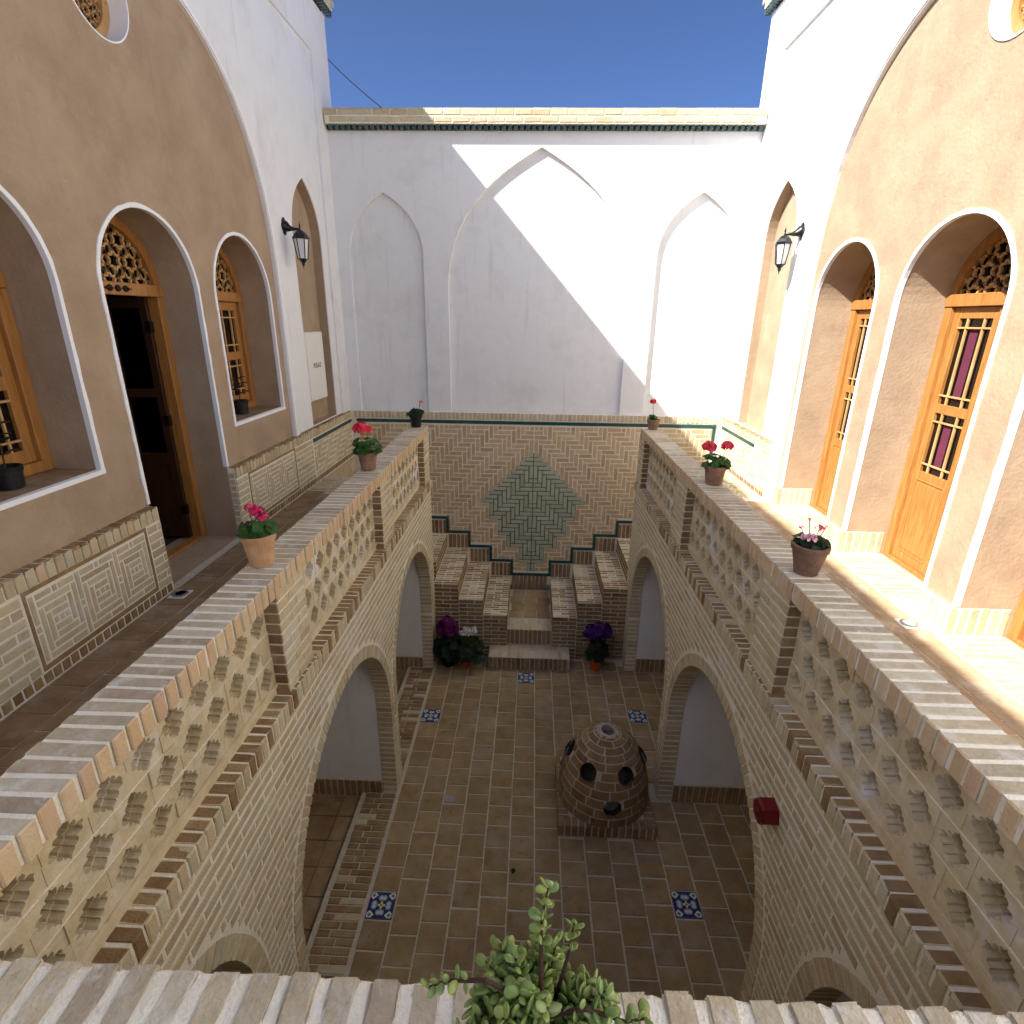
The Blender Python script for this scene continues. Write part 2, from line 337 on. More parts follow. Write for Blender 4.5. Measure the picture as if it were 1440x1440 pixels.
# painted glazed tiles set in the floor
def glazed_mat():
    m = bpy.data.materials.new('blue_floral_glaze'); m.use_nodes = True; nt = m.node_tree; N = nt.nodes; L = nt.links; bs = N['Principled BSDF']
    tc = N.new('ShaderNodeTexCoord'); sp = N.new('ShaderNodeSeparateXYZ'); L.new(tc.outputs['Object'], sp.inputs[0])
    def mth(op, a, b=None):
        n = N.new('ShaderNodeMath'); n.operation = op
        for k, q in enumerate((a, b)):
            if q is None: continue
            if isinstance(q, (int, float)): n.inputs[k].default_value = q
            else: L.new(q, n.inputs[k])
        return n.outputs[0]
    sc = 1/.122; X = mth('MULTIPLY', sp.outputs[0], sc); Y = mth('MULTIPLY', sp.outputs[1], sc)
    r = mth('SQRT', mth('ADD', mth('MULTIPLY', X, X), mth('MULTIPLY', Y, Y))); th = mth('ARCTAN2', Y, X)
    def mix(f, a, b):
        n = N.new('ShaderNodeMix'); n.data_type = 'RGBA'; L.new(f, n.inputs[0])
        for k, q in ((6, a), (7, b)):
            if isinstance(q, tuple): n.inputs[k].default_value = lin(q)
            else: L.new(q, n.inputs[k])
        return n.outputs[2]
    def lt(a, b): return mth('LESS_THAN', a, b)
    navy = (26, 30, 68); col = None
    nz = N.new('ShaderNodeTexNoise'); nz.inputs['Scale'].default_value = 60; L.new(tc.outputs['Object'], nz.inputs['Vector'])
    base = mix(mth('GREATER_THAN', nz.outputs[0], .52), navy, (40, 52, 98))
    # four lobed petals on the axes
    aX = mth('ABSOLUTE', X); aY = mth('ABSOLUTE', Y)
    big = mth('MAXIMUM', aX, aY); sml = mth('MINIMUM', aX, aY)
    d1 = mth('SQRT', mth('ADD', mth('POWER', mth('SUBTRACT', big, .55), 2.), mth('POWER', mth('SUBTRACT', sml, .12), 2.)))
    c = mix(lt(d1, .22), base, (140, 158, 186)); c = mix(lt(d1, .12), c, (206, 208, 206))
    # corner leaves
    d2 = mth('ADD', mth('ABSOLUTE', mth('SUBTRACT', aX, .74)), mth('ABSOLUTE', mth('SUBTRACT', aY, .74)))
    c = mix(lt(d2, .34), c, (214, 220, 206)); c = mix(lt(d2, .16), c, (92, 128, 96))
    # centre rosette
    ro = mth('ADD', .22, mth('MULTIPLY', mth('COSINE', mth('MULTIPLY', th, 4.)), .09))
    c = mix(lt(r, ro), c, (222, 208, 140)); c = mix(lt(r, .07), c, (44, 40, 48))
    c = mix(mth('GREATER_THAN', big, .95), c, (94, 72, 130))
    L.new(c, bs.inputs['Base Color']); bs.inputs['Roughness'].default_value = .3; return m
M['bluetile'] = glazed_mat()
gm = MB().cbox((-.124, -.124, -.012), (.124, .124, .003), .002).mesh('glazed_tile'); gm.materials.append(M['bluetile'])
for gi, x, y in glc:
    link('glazed_tile', gm, None, flo, label='blue, white and yellow floral glazed tile set in the brown floor', mw=Matrix.Translation((x, y, .002)))

for s in (-1, 1):
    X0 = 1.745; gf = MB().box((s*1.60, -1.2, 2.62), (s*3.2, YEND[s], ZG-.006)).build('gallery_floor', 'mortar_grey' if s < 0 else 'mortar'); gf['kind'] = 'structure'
    tl = []
    for i in range(5):
        for k in range(29):
            y = .3+.26*k+(.13 if i % 2 else 0)
            if y > YEND[s]-.75: continue
            tl.append(((s*(X0+.13+.258*i), y, ZG), (1,0,0), (0,1,0), (0,0,1), .25, .252, .01))
    y = YEND[s]-.68
    while y < YEND[s]-.03:        # brick strip before the stairs
        for i in range(5): tl.append(((s*(X0+.13+.258*i+(.12 if int(y*14) % 2 else 0)*.3), y, ZG), (1,0,0), (0,1,0), (0,0,1), .235, .058, .01, 'brick'))
        y += .072
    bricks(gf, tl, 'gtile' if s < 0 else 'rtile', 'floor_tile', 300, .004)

# ------------------------------------------------------------------ court walls with arches
for s in (-1, 1):
    fn = side(s); ye = YEND[s]; A = ARCH[s]
    T = thing('court_wall', f'buff brick arcade wall under the {"shaded" if s<0 else "sunny"} gallery, on the {"open-door" if s<0 else "three-door"} side', 'wall', (s*XW, 3.8, 0))
    # core with arched openings
    out = [(-1.2, 0), (-1.2, 2.93), (ye, 2.93), (ye, 0)]
    for a in reversed(A):
        out += [(p[0], p[1]) for p in ellipse_arch(a['c'], a['hw'], 0, a['zs'], a['zc'])]
    MB().sheet(out, [], fn, XW+.0025, XW+.16).build('masonry_core', 'mortar', T)
    # course bricks
    lst = []; pitch = .07; bh = .052; ring = .125
    z = .035; row = 0
    while z < 2.84:
        iv = []
        for a in A:
            zt, zb = z+bh/2, z-bh/2
            ho = 0
            for q in (zb, z, zt):
                if q <= a['zs']: ho = max(ho, a['hw']+(a.get('ring', ring) if q > a['zs']-.35 else .058))
                else:
                    rg_ = a.get('ring', ring); k = (q-a['zs'])/(a['zc']+rg_-a['zs'])
                    if k < 1: ho = max(ho, (a['hw']+rg_)*math.sqrt(1-k*k))
            if ho: iv.append((a['c']-ho, a['c']+ho))
        runs = []; y = -.1
        for lo, hi in iv:
            if lo > y: runs.append((y, lo))
            y = max(y, hi)
        runs.append((y, ye))
        L0 = .245
        for lo, hi in runs:
            st = lo-((lo+(.5*L0 if row % 2 else 0)) % L0)
            while st < hi:
                a0 = max(st, lo); a1 = min(st+L0, hi)
                if a1-a0 > .03:
                    lst.append(((s*XW, (a0+a1)/2, z), (0,1,0), (0,0,1), (-s,0,0), a1-a0-.012, bh, .02))
                st += L0
        z += pitch; row += 1
    # ends of the wall by the stairs
    z = .035
    while z < 2.84:
        lst.append(((s*(XW+.08), ye+.004, z), (1,0,0), (0,0,1), (0,1,0), .15, bh, .02)); z += pitch
    bricks(T, lst, 'brick', 'brick', 300, .004)
    # voussoirs round each arch, and jamb bricks in the reveal
    vo = []
    for a in A:
        prof = ellipse_arch(a['c'], a['hw'], max(a['zs']-.35, 0), a['zs'], a['zc'], 160)
        # arclength resample
        acc = [0]
        for i in range(1, len(prof)): acc.append(acc[-1]+(Vector(prof[i])-Vector(prof[i-1])).length)
        tot = acc[-1]; n = int(tot/.066)
        def at(q):
            for i in range(1, len(prof)):
                if acc[i] >= q:
                    f = (q-acc[i-1])/max(acc[i]-acc[i-1], 1e-9); p0 = Vector(prof[i-1]); p1 = Vector(prof[i])
                    t = (p1-p0).normalized(); p = p0.lerp(p1, f); return p, Vector((t.y, -t.x))
        for k in range(n):
            q0 = tot*(k+.10)/n; q1 = tot*(k+.90)/n
            (p0, n0), (p1, n1) = at(q0), at(q1)
            p0 = p0-n0*.004; p1 = p1-n1*.004
            w_ = a.get('ring', ring)-.012+random.uniform(-.004, .004)
            quad = [p0, p1, p1+n1*w_, p0+n0*w_]
            pr = random.uniform(0, .004)
            front = [fn(v.x, v.y, XW-.002-pr) for v in quad]
            mb = MB().prism(front, (s*.163, 0, 0))
            vo.append((pscore(front[0], (-s,0,0), .1, .06), mb))
        # jamb bricks below
        zz = .035
        while zz < max(a['zs']-.36, 0):
            for e in (-1, 1):
                yy = a['c']+e*a['hw']
                mb = MB().cbox((s*(XW-.002), yy-e*.004, zz-bh/2), (s*(XW+.161), yy+e*.05, zz+bh/2), .003)
                vo.append((pscore((s*XW, yy, zz), (-s,0,0), .1, .06)+.0001, mb))
            zz += pitch
    vo.sort(key=lambda q: -q[0])
    for i, (q, mb) in enumerate(vo):
        if i < 290: mb.build('arch_brick', 'brick', T)
    restv = MB()
    for q, mb in vo[290:]: restv.add(mb.v, mb.f, random.random())
    if restv.v: restv.build('far_arch_bricks', 'brick', T, kind='stuff')
    # projecting ledge of bricks on edge under the balustrade
    lst = []; y = .2
    while y < ye-.03:
        dd = random.uniform(-.003, .003)
        lst.append(((s*(XW-.020+dd), y, 2.914), (0,1,0), (0,0,1), (-s,0,0), .054, .112, .14)); y += .0685
    MB().box((s*(XW-.012), .1, 2.862), (s*(XW+.2), ye, 2.968)).build('ledge_bed', 'mortar', T)
    bricks(T, [b[:6]+(b[6], 'dbrick' if random.random() < .25 else 'brick') for b in lst], 'brick', 'ledge_brick', 300, .006)
    lst2 = [((b[0][0]+s*.07, b[0][1], 2.972), (0,1,0), (1,0,0), (0,0,1), .054, .13, .03, 'dbrick') for b in lst]
    bricks(T, lst2, 'dbrick', 'ledge_top_brick', 300, .006)

# ------------------------------------------------------------------ arched alcoves under the galleries
for s in (-1, 1):
    for k, a in enumerate(ARCH[s]):
        y0, y1 = a['c']-a['hw']-.02, a['c']+a['hw']+.0
        nm = {0: 'small', 1: 'wide', 2: 'far'}[k]
        lab = {0: 'narrow dark alcove behind the small arch beside the front parapet', 1: 'wide white alcove behind the big brick arch', 2: 'white alcove behind the arch next to the stairs'}[k]
        T = thing('alcove', lab+(' on the open-door side' if s < 0 else ' on the three-door side'), 'alcove', (s*2.4, a['c'], 0))
        x0, x1 = s*(XW+.166), s*3.05
        zf = -.075 if s < 0 else -.002
        MB().box((x0, y1, zf), (x1, y1+.1, 2.61)).build('side_wall', 'white', T)
        MB().box((x0, y0-.1, zf), (x1, y0, 2.61)).build('side_wall', 'white', T)
        MB().box((x1, y0-.1, zf), (x1+s*.1, y1+.1, 2.61)).build('back_wall', 'white', T)
        MB().box((x0, y0-.1, 2.56), (x1, y1+.1, 2.615)).build('ceiling', 'white', T)
        if s < 0:
            lst = []
            for i in range(5):
                yy = y0
                while yy < y1:
                    lst.append(((-(1.98+.262*i), min(yy+.15, y1-.1), zf), (1,0,0), (0,1,0), (0,0,1), .255, .29, .02)); yy += .3
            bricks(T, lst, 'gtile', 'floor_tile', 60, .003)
            lst = []; yy = y0+.04; r = 0
            while yy < y1-.02:                       # brick threshold strip
                w0 = [(.16, .19), (.23, .12)][r % 2]; xx = 1.497
                for w_ in w0: lst.append(((-(xx+w_/2), yy, .010), (1,0,0), (0,1,0), (0,0,1), w_-.012, .058, .06, 'dbrick' if random.random() < .8 else 'brick')); xx += w_
                yy += .0715; r += 1
            MB().box((-1.50, y0, -.1), (-1.845, y1, .001)).build('threshold_bed', 'mortar_grey', T)
            bricks(T, lst, 'dbrick', 'threshold_brick', 60, .004)
        # skirting of upright bricks along the far side
        lst = []; xx = XW+.20
        while xx < 3.0:
            lst.append(((s*xx, y1-.03, zf+.125), (1,0,0), (0,0,1), (0,-1,0), .062, .23, .03)); xx += .074
        MB().box((s*(XW+.167), y1-.024, zf), (s*3.04, y1, zf+.245)).build('skirting_bed', 'mortar_grey', T)
        bricks(T, lst, 'dbrick', 'skirting_brick', 30, .004)

# ------------------------------------------------------------------ balustrades
# unit lattice block with a scalloped cross-shaped hole
HALF = [(.058,0),(.064,.010),(.058,.022),(.046,.025),(.034,.024),(.040,.034),(.037,.047),(.026,.050),(.019,.047),(.022,.060),(.014,.069),(.006,.070),(0,.084)]
PW, PH = .195, .178
def lattice_brick(var):
    """upper half of one opening: a carved brick with a stepped, scalloped cut-out"""
    rg = random.Random(var); h = [(x*1.17*rg.uniform(.94, 1.05), z*rg.uniform(.96, 1.03)) for x, z in HALF]
    h[0] = (h[0][0], .001)
    g = [(-x, z) for x, z in reversed(h[:-1])]
    g = [(x*rg.uniform(.95, 1.04), z) for x, z in g]
    mb = MB(); f = lambda a, b, c: (a, b, -c)
    def poly(k, e): return [(PW/2-e, .001), (PW/2-e, PH/2-.0015), (-PW/2+e, PH/2-.0015), (-PW/2+e, .001)]+[(x*k, max(z*k, .001)) for x, z in reversed(h+g)]
    mb.sheet(poly(1., .0005), [], f, rg.uniform(-.003, .002), .05)
    mb.sheet(poly(.90, .001), [], f, .0505, .118)
    me = mb.mesh('lattice_brick'); me.materials.append(M['lattice']); return me
LB = [lattice_brick(q) for q in range(10)]
for s in (-1, 1):
    ye = YEND[s]; XL = XW+.085
    T = thing('balustrade', f'openwork buff brick balustrade with grey brick cap beside the {"shaded gallery with the open door" if s<0 else "sunny gallery with three wooden doors"}', 'balustrade', (s*1.62, 3.8, ZG))
    MB().box((s*(XL+.122), .05, 2.965), (s*1.742, ye-.002, 3.655)).build('backing_wall', 'mortar_grey', T)
    # courses seen through the openings
    lst = []; z = 3.0; row = 0
    while z < 3.64:
        y = .1+(.06 if row % 2 else 0)
        while y < ye-.1:
            lst.append(((s*(XL+.116), y, z), (0,1,0), (0,0,1), (-s,0,0), .18, .046, .01)); y += .19
        z += .058; row += 1
    bricks(T, lst, 'dbrick', 'inner_brick', 120, .003)
    # inner (gallery) face
    lst = []; z = 3.01; row = 0
    while z < 3.63:
        y = .1+(.12 if row % 2 else 0)
        while y < ye-.12:
            lst.append(((s*1.748, y, z), (0,1,0), (0,0,1), (s,0,0), .233, .056, .02)); y += .245
        z += .07; row += 1
    bricks(T, lst, 'brick', 'gallery_face_brick', 40, .004)
    posts = [(2.78, 3.17), (5.04, 5.48), (7.24, ye)] if s < 0 else [(2.93, 3.33), (5.23, 5.68), (7.45, ye)]
    # base strip with sill
    b_ = MB(); b_.box((s*(XL-.010), .05, 3.022), (s*(XL+.1), ye-.01, 3.052)); b_.box((s*(XL+.002), .05, 2.965), (s*(XL+.1), ye-.01, 3.022)); b_.box((s*(XL+.004), .05, 3.588), (s*(XL+.1), ye-.01, 3.656))
    b_.build('base_strip', 'lattice', T)
    for (p0, p1) in posts:
        MB().box((s*(XW+.008), p0+.008, 2.966), (s*(XL+.11), p1-.008, 3.655)).build('post_core', 'mortar', T)
        lst = []; z = 3.005; row = 0
        while z < 3.64:
            wd = p1-p0; sp = [.62*wd, .38*wd] if row % 2 else [.38*wd, .62*wd]; y = p0
            for q in sp:
                lst.append(((s*(XW+.001), y+q/2, z), (0,1,0), (0,0,1), (-s,0,0), q-.012, .057, .02)); y += q
            for e, yy in ((-1, p0), (1, p1)):
                lst.append(((s*(XW+.05), yy, z), (1,0,0), (0,0,1), (0,e,0), .088, .057, .02, 'dbrick'))
            z += .07; row += 1
        bricks(T, lst, 'brick', 'post_brick', 60, .004)
    # lattice panels
    edges = [.25]+[q for p in posts for q in p]
    for k in range(0, len(edges)-1, 2):
        a0, a1 = edges[k], edges[k+1]; n = max(1, round((a1-a0)/PW)); pw = (a1-a0)/n
        for r in range(3):
            z = 3.054+PH*(r+.5)
            for i in range(n+(1 if r == 1 else 0)):
                y = a0+pw*(i+(.5 if r != 1 else 0)); sx = pw/PW
                if r == 1 and i in (0, n):
                    # half block at the panel ends
                    q0, q1 = (a0, a0+pw/2) if i == 0 else (a1-pw/2, a1)
                    MB().box((s*(XL+.001), q0+.001, z-PH/2+.002), (s*(XL+.1), q1-.001, z+PH/2-.002)).build('lattice_brick', 'lattice', T); continue
                for e in (1, -1):
                    d_ = random.uniform(-.004, .004)
                    mw = Matrix(((0, 0, -s, s*(XL+d_)), (sx*e if s > 0 else -sx*e, 0, 0, y), (0, e, 0, z), (0, 0, 0, 1)))
                    link('lattice_brick', random.choice(LB), None, T, mw=mw)
            MB().box((s*(XL-.001), a0, z+PH/2-.003), (s*(XL+.05), a1, z+PH/2+.003)).build('joint', 'mortar', T)
    # cap: bricks on edge, mortar bed between
    MB().box((s*(XW+.009), -.4, 3.648), (s*1.742, ye-.004, ZCAP-.0035)).build('cap_bed', 'mortar', T)
    capv = []
    for q in range(8):
        rg = random.Random(q+50*(s+1)); mb = MB()
        mb.cbox((-.126+rg.uniform(-.003, .003), -.029, -.058), (.126+rg.uniform(-.003, .003), .029, .058), .005)
        mb.v = [(x+rg.uniform(-.0015, .0015), y+rg.uniform(-.0015, .0015), z+rg.uniform(-.0015, .0015)) for x, y, z in mb.v]
        me = mb.mesh('cap_brick'); me.materials.append(M['cap']); me.materials.append(M['capwarm'])
        for p in me.polygons:
            if p.center.x*(-s) > .11: p.material_index = 1      # court-side head of the brick is unweathered
        capv.append(me)
    y = -.35
    while y < ye-.03:
        mw = Matrix.Rotation(random.uniform(-.02, .02), 4, 'Z'); mw.translation = (s*1.622+random.uniform(-.003, .003), y, ZCAP-.058+random.uniform(-.002, .002))
        link('cap_brick', random.choice(capv), None, T, mw=mw); y += .0752

# ------------------------------------------------------------------ front parapet
T = thing('parapet', 'weathered brick parapet with upright bricks and thick pale joints under the jade plant', 'parapet', (0, .7, ZG))
MB().box((-1.49, .585, 2.2), (1.49, .80, 3.64)).build('parapet_wall', 'brick', T)
fp = MB(); x = -1.49
bed = MB()
nx = 160
vs = []; fs = []
for i in range(nx+1):
    xx = -1.49+2.98*i/nx
    for (yy, zz) in ((.572, 3.64), (.566, 3.745), (.575, 3.7535), (.69, 3.7555), (.805, 3.7535), (.816, 3.746), (.814, 3.64)):
        vs.append((xx, yy+random.uniform(-.003, .003), zz+random.uniform(-.003, .003)))
for i in range(nx):
    for j in range(6): fs.append((i*7+j, (i+1)*7+j, (i+1)*7+j+1, i*7+j+1))
MB().add(vs, fs).build('mortar_bed', 'mortar', T, smooth=True)
FPB = []
for q in range(9):
    bm = bmesh.new(); bmesh.ops.create_cube(bm, size=1.)
    for v in bm.verts: v.co = Vector((v.co.x*.066, v.co.y*.252, v.co.z*.115))
    bmesh.ops.bevel(bm, geom=bm.edges[:], offset=.006, segments=2, affect='EDGES')
    bmesh.ops.subdivide_edges(bm, edges=[e for e in bm.edges if e.calc_length() > .06], cuts=5, use_grid_fill=True)
    rg = random.Random(q)
    for v in bm.verts:
        k = 1 if abs(v.co.x) > .02 else .5
        v.co += Vector((rg.uniform(-.0022, .0022), rg.uniform(-.0022, .0022), rg.uniform(-.0018, .0018)))*k
    me = bpy.data.meshes.new('parapet_brick'); bm.to_mesh(me); bm.free()
    me.materials.append(M['cap']); FPB.append(me)
x = -1.46
while x < 1.47:
    mw = Matrix.Rotation(random.uniform(-.03, .03)+.03, 4, 'Z'); mw.translation = (x, .693+random.uniform(-.005, .005), ZCAP-.0575+random.uniform(-.003, .003))
    link('parapet_brick', random.choice(FPB), None, T, mw=mw); x += .0935

# ------------------------------------------------------------------ galleries' facades
XB = 3.115; XP = 3.07; XD = 3.04       # brown plaster, white plaster, brick dado
OPEN = {-1: [('window', 3.10, .58, 4.13), ('door', 4.67, .59, ZG), ('window', 6.13, .575, 4.13)],
         1: [('door', 3.12, .59, ZG), ('door', 4.66, .605, ZG), ('door', 6.18, .59, ZG)]}
ZS, ZC = 5.36, 5.96
def ring_strip(mb, curve, w, fn, c0, c1, jit=0.):
    o = offset_curve(curve, w); n = len(curve)
    if jit:
        cc = []
        for i in range(n-1):
            a, b = Vector(curve[i]), Vector(curve[i+1]); k = max(1, int((b-a).length/.09)); cc += [tuple(a.lerp(b, q/k)) for q in range(k)]
        cc.append(curve[-1]); curve = cc; n = len(curve); o = [offset_curve(curve, w)[i] for i in range(n)]
        o = [(p[0]+(p[0]-q[0])*random.uniform(-jit, jit), p[1]+(p[1]-q[1])*random.uniform(-jit, jit)) for p, q in zip(o, curve)]
    for i in range(n-1):
        quad = [curve[i], curve[i+1], o[i+1], o[i]]
        mb.add([fn(p[0], p[1], c0) for p in quad]+[fn(p[0], p[1], c1) for p in quad], [(0,1,2,3),(7,6,5,4),(0,1,5,4),(2,3,7,6),(1,2,6,5),(3,0,4,7)])
for s in (-1, 1):
    fn = side(s); sd = 'open-door' if s < 0 else 'three-door'
    wc = MB().box((s*3.06, 7.3, -.12), (s*3.30, 9.35, 2.679)); 
    T = thing('gallery_facade', f'tall white facade with brown plaster panel in a big arch, {"shaded, with an open doorway" if s<0 else "sunlit, with three wooden doors"}', 'building', (s*3.4, 4.6, ZG))
    wc.build('stair_side_wall', 'brick', T)
    MB().box((s*3.046, YEND[s]+.01, 1.9), (s*3.0595, 9.02, 2.985)).build('stair_side_facing', 'brick', T)
    holes = []
    for kd, c, hw, zb in OPEN[s]:
        holes.append(ellipse_arch(c, hw, zb if kd == 'window' else ZG+.003, ZS, ZC, 28))
    oc = (4.62, 7.33, .33)
    holes.append([(oc[0]+oc[2]*math.cos(2*math.pi*i/40), oc[1]+oc[2]*math.sin(2*math.pi*i/40)) for i in range(40)])
    MB().sheet([(1.5, ZG-.3), (7.35, ZG-.3), (7.35, 8.3), (1.5, 8.3)], holes, fn, XB, XB+.58).build('brown_plaster_panel', 'brown', T)
    # white surround: notch for the big arch, recessed rectangular panel with a pointed niche
    big = ellipse_arch(4.62, 2.25, ZG-.3, 5.35, 7.78, 40, 2.6)
    nich = [(7.0, 3.70), (7.0, 8.5), (8.72, 8.5), (8.72, 3.70)]
    out = [(-2.5, ZG-.3), (-2.5, 9.12), (9.36, 9.12), (9.36, ZG-.3)]+big
    MB().sheet(out, [nich], fn, XP, XP+.044).build('white_surround', 'white', T)
    pn = persian(8.02, .485, 3.74, 6.15, 6.88)
    # rounded edge of the surround
    eb = MB(); ring_strip(eb, offset_curve(big, .012), .03, fn, XP-.012, XP+.0)
    eb.build('arch_edge', 'trim', T)
    MB().sheet([(6.99, 3.69), (6.99, 8.51), (8.73, 8.51), (8.73, 3.69)], [pn], fn, XP+.030, XP+.0435).build('recessed_panel', 'white', T)
    MB().box((s*(XP+.165), 7.36, 3.6), (s*(XP+.35), 9.34, 7.2)).build('niche_back', 'brown', T)
    nb = MB(); cur = pn
    nb.sheet([(7.36, 3.6), (7.36, 7.2), (8.7, 7.2), (8.7, 3.6)], [pn], fn, XP+.0438, XP+.165, back=False); nb.build('niche_reveal', 'brown', T)
    MB().box((s*(XB+.02), 7.36, 7.2), (s*(XB+.5), 9.34, 9.1)).build('wall_core', 'white', T)
    # building body behind: roof, rear and ends
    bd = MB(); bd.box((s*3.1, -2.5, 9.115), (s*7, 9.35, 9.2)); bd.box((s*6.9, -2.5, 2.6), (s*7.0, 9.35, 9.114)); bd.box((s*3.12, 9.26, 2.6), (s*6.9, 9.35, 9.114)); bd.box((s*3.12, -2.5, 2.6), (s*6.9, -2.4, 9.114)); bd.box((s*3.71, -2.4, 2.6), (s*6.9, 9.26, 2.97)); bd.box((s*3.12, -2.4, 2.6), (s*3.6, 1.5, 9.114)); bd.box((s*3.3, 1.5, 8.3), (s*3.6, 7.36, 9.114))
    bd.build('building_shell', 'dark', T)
    # white outline round each opening
    for kd, c, hw, zb in OPEN[s]:
        zb2 = zb if kd == 'window' else (3.74 if s < 0 else 3.222)
        pr = ellipse_arch(c, hw-.004, zb2, ZS, ZC-.004, 28)
        tm = MB(); ring_strip(tm, pr, .031, fn, XB-.009, XB+.03, .16)
        if kd == 'window': tm.box((s*(XB-.012), c-hw-.03, zb-.032), (s*(XB+.03), c+hw+.03, zb+.002))
        tm.build('opening_trim', 'trim', T)
        if kd == 'window': MB().box((s*(XB+.03), c-hw+.002, zb-.01), (s*(XB+.33), c+hw-.002, zb+.003)).build('window_sill', 'gtile', T)
    cur = [(oc[0]+(oc[2]+.004)*math.cos(2*math.pi*i/40), oc[1]+(oc[2]-.004)*math.sin(2*math.pi*i/40)) for i in range(41)]
    MB().sheet([(oc[0]+oc[2]*.998*math.cos(2*math.pi*i/40), oc[1]+oc[2]*.998*math.sin(2*math.pi*i/40)) for i in range(40)], [[(oc[0]+.318*math.cos(2*math.pi*i/40), oc[1]+.318*math.sin(2*math.pi*i/40)) for i in range(40)]], fn, XB-.008, XB+.16).build('round_reveal', 'trim', T)
    # cornice of the roof edge: glazed dentils under two courses of brick
    cn = MB().box((s*2.98, -2.5, 9.205), (s*3.3, 9.43, 9.36)); cn.build('cornice_bed', 'mortar', T)
    lst = []
    for r in range(2):
        y = 6.6+(.12 if r else 0)
        while y < 9.42:
            lst.append(((s*2.975, y, 9.245+.074*r), (0,1,0), (0,0,1), (-s,0,0), .232, .058, .02)); y += .245
        x = 3.06
        while x < 3.4: lst.append(((s*x, 9.434, 9.245+.074*r), (1,0,0), (0,0,1), (0,1,0), .15, .058, .02)); x += .16
    bricks(T, lst, 'brick', 'cornice_brick', 40, .004)
    dn = MB(); y = 5.5
    while y < 9.42:
        dn.box((s*2.99, y, 9.14), (s*3.065, y+.045, 9.205), random.random()); y += .075
    x = 3.05
    dn.build('dentil_row', 'dentil', T)

# ------------------------------------------------------------------ joinery
def fretwork(mb, inside, c, z0, hw, hgt, r, fn, c0, c1, wbar=.013):
    """curly floral fret: overlapping circles and six-petal rosettes clipped to a region"""
    cs = []; dx = r*1.5; dz = r*1.30
    for j in range(-1, int(hgt/dz)+3):
        for i in range(-int(hw/dx)-2, int(hw/dx)+3):
            cs.append((c+(i+(.5 if j % 2 else 0))*dx, z0+j*dz))
    for cx, cz in cs:
        n = 24; prev = None
        for k in range(n+1):
            t = 2*math.pi*k/n; rr = r*(1+.10*math.cos(6*t))
            p = (cx+rr*math.cos(t), cz+rr*math.sin(t))
            if prev is not None:
                mx, mz = (p[0]+prev[0])/2, (p[1]+prev[1])/2
                if inside(mx, mz):
                    d = Vector((p[0]-prev[0], p[1]-prev[1])); nn = Vector((-d.y, d.x)).normalized()*wbar/2; e = d.normalized()*.002
                    q = [(prev[0]+nn.x-e.x, prev[1]+nn.y-e.y), (p[0]+nn.x+e.x, p[1]+nn.y+e.y), (p[0]-nn.x+e.x, p[1]-nn.y+e.y), (prev[0]-nn.x-e.x, prev[1]-nn.y-e.y)]
                    mb.add([fn(a, b, c0) for a, b in q]+[fn(a, b, c1) for a, b in q], [(0,1,2,3),(0,1,5,4),(1,2,6,5),(2,3,7,6),(3,0,4,7)])
            prev = p
def leaf_set(T, s, y0, y1, z0, z1, x, full, panes):
    """one door/window leaf in plane x with stiles, rails, glazing bars, glass, and lower panel. panes: list of (zb,zt)"""
    st = .075; fn = side(s)
    lf = MB(); lf.cbox((s*x, y0, z0), (s*(x+.04), y0+st, z1), .004); lf.cbox((s*x, y1-st, z0), (s*(x+.04), y1, z1), .004)
    rails = [z0]+[q for p in panes for q in p]+[z1]
    for k in range(0, len(rails), 2):
        if rails[k+1]-rails[k] > .01: lf.cbox((s*(x+.001), y0+st-.003, rails[k]), (s*(x+.039), y1-st+.003, rails[k+1]), .003)
    L_ = lf.build('leaf', 'wood', T)
    a0, a1 = y0+st, y1-st; w_ = a1-a0
    for zb, zt in panes:
        MB().box((s*(x+.03), a0, zb), (s*(x+.034), a1, zt)).build('pane', 'glass', L_)
        bars = MB(); h = zt-zb
        for f in (.25, .75):
            yy = a0+w_*f; bars.cbox((s*(x+.002), yy-.008, zb-.002), (s*(x+.022), yy+.008, zt+.002), .003)
        for zz in (zb+min(.075, h*.17), zt-min(.075, h*.17)):
            bars.cbox((s*(x-.002), a0-.002, zz-.008), (s*(x+.018), a1+.002, zz+.008), .003)
        bars.build('glazing_bars', 'wood_light', L_)
        if full: MB().box((s*(x+.0275), a0+w_*.42, zb+.04), (s*(x+.0295), a0+w_*.66, zt-.09)).build('curtain_strip', 'curtain', L_)
    if full:
        zp = z0+.12; zq = panes[0][0]-.10
        MB().cbox((s*(x-.006), y0+st+.02, zp), (s*(x+.004), y1-st-.02, zq), .006).build('raised_panel', 'wood', L_)
        # mouldings round it
        mo = MB()
        for (q0, q1, r0, r1) in ((y0+st-.006, y0+st+.008, zp-.02, zq+.02), (y1-st-.008, y1-st+.006, zp-.02, zq+.02), (y0+st, y1-st, zp-.03, zp-.016), (y0+st, y1-st, zq+.016, zq+.03)):
            mo.cbox((s*(x-.008), q0, r0), (s*(x+.002), q1, r1), .003)
        mo.build('moulding', 'wood', L_)
    return L_
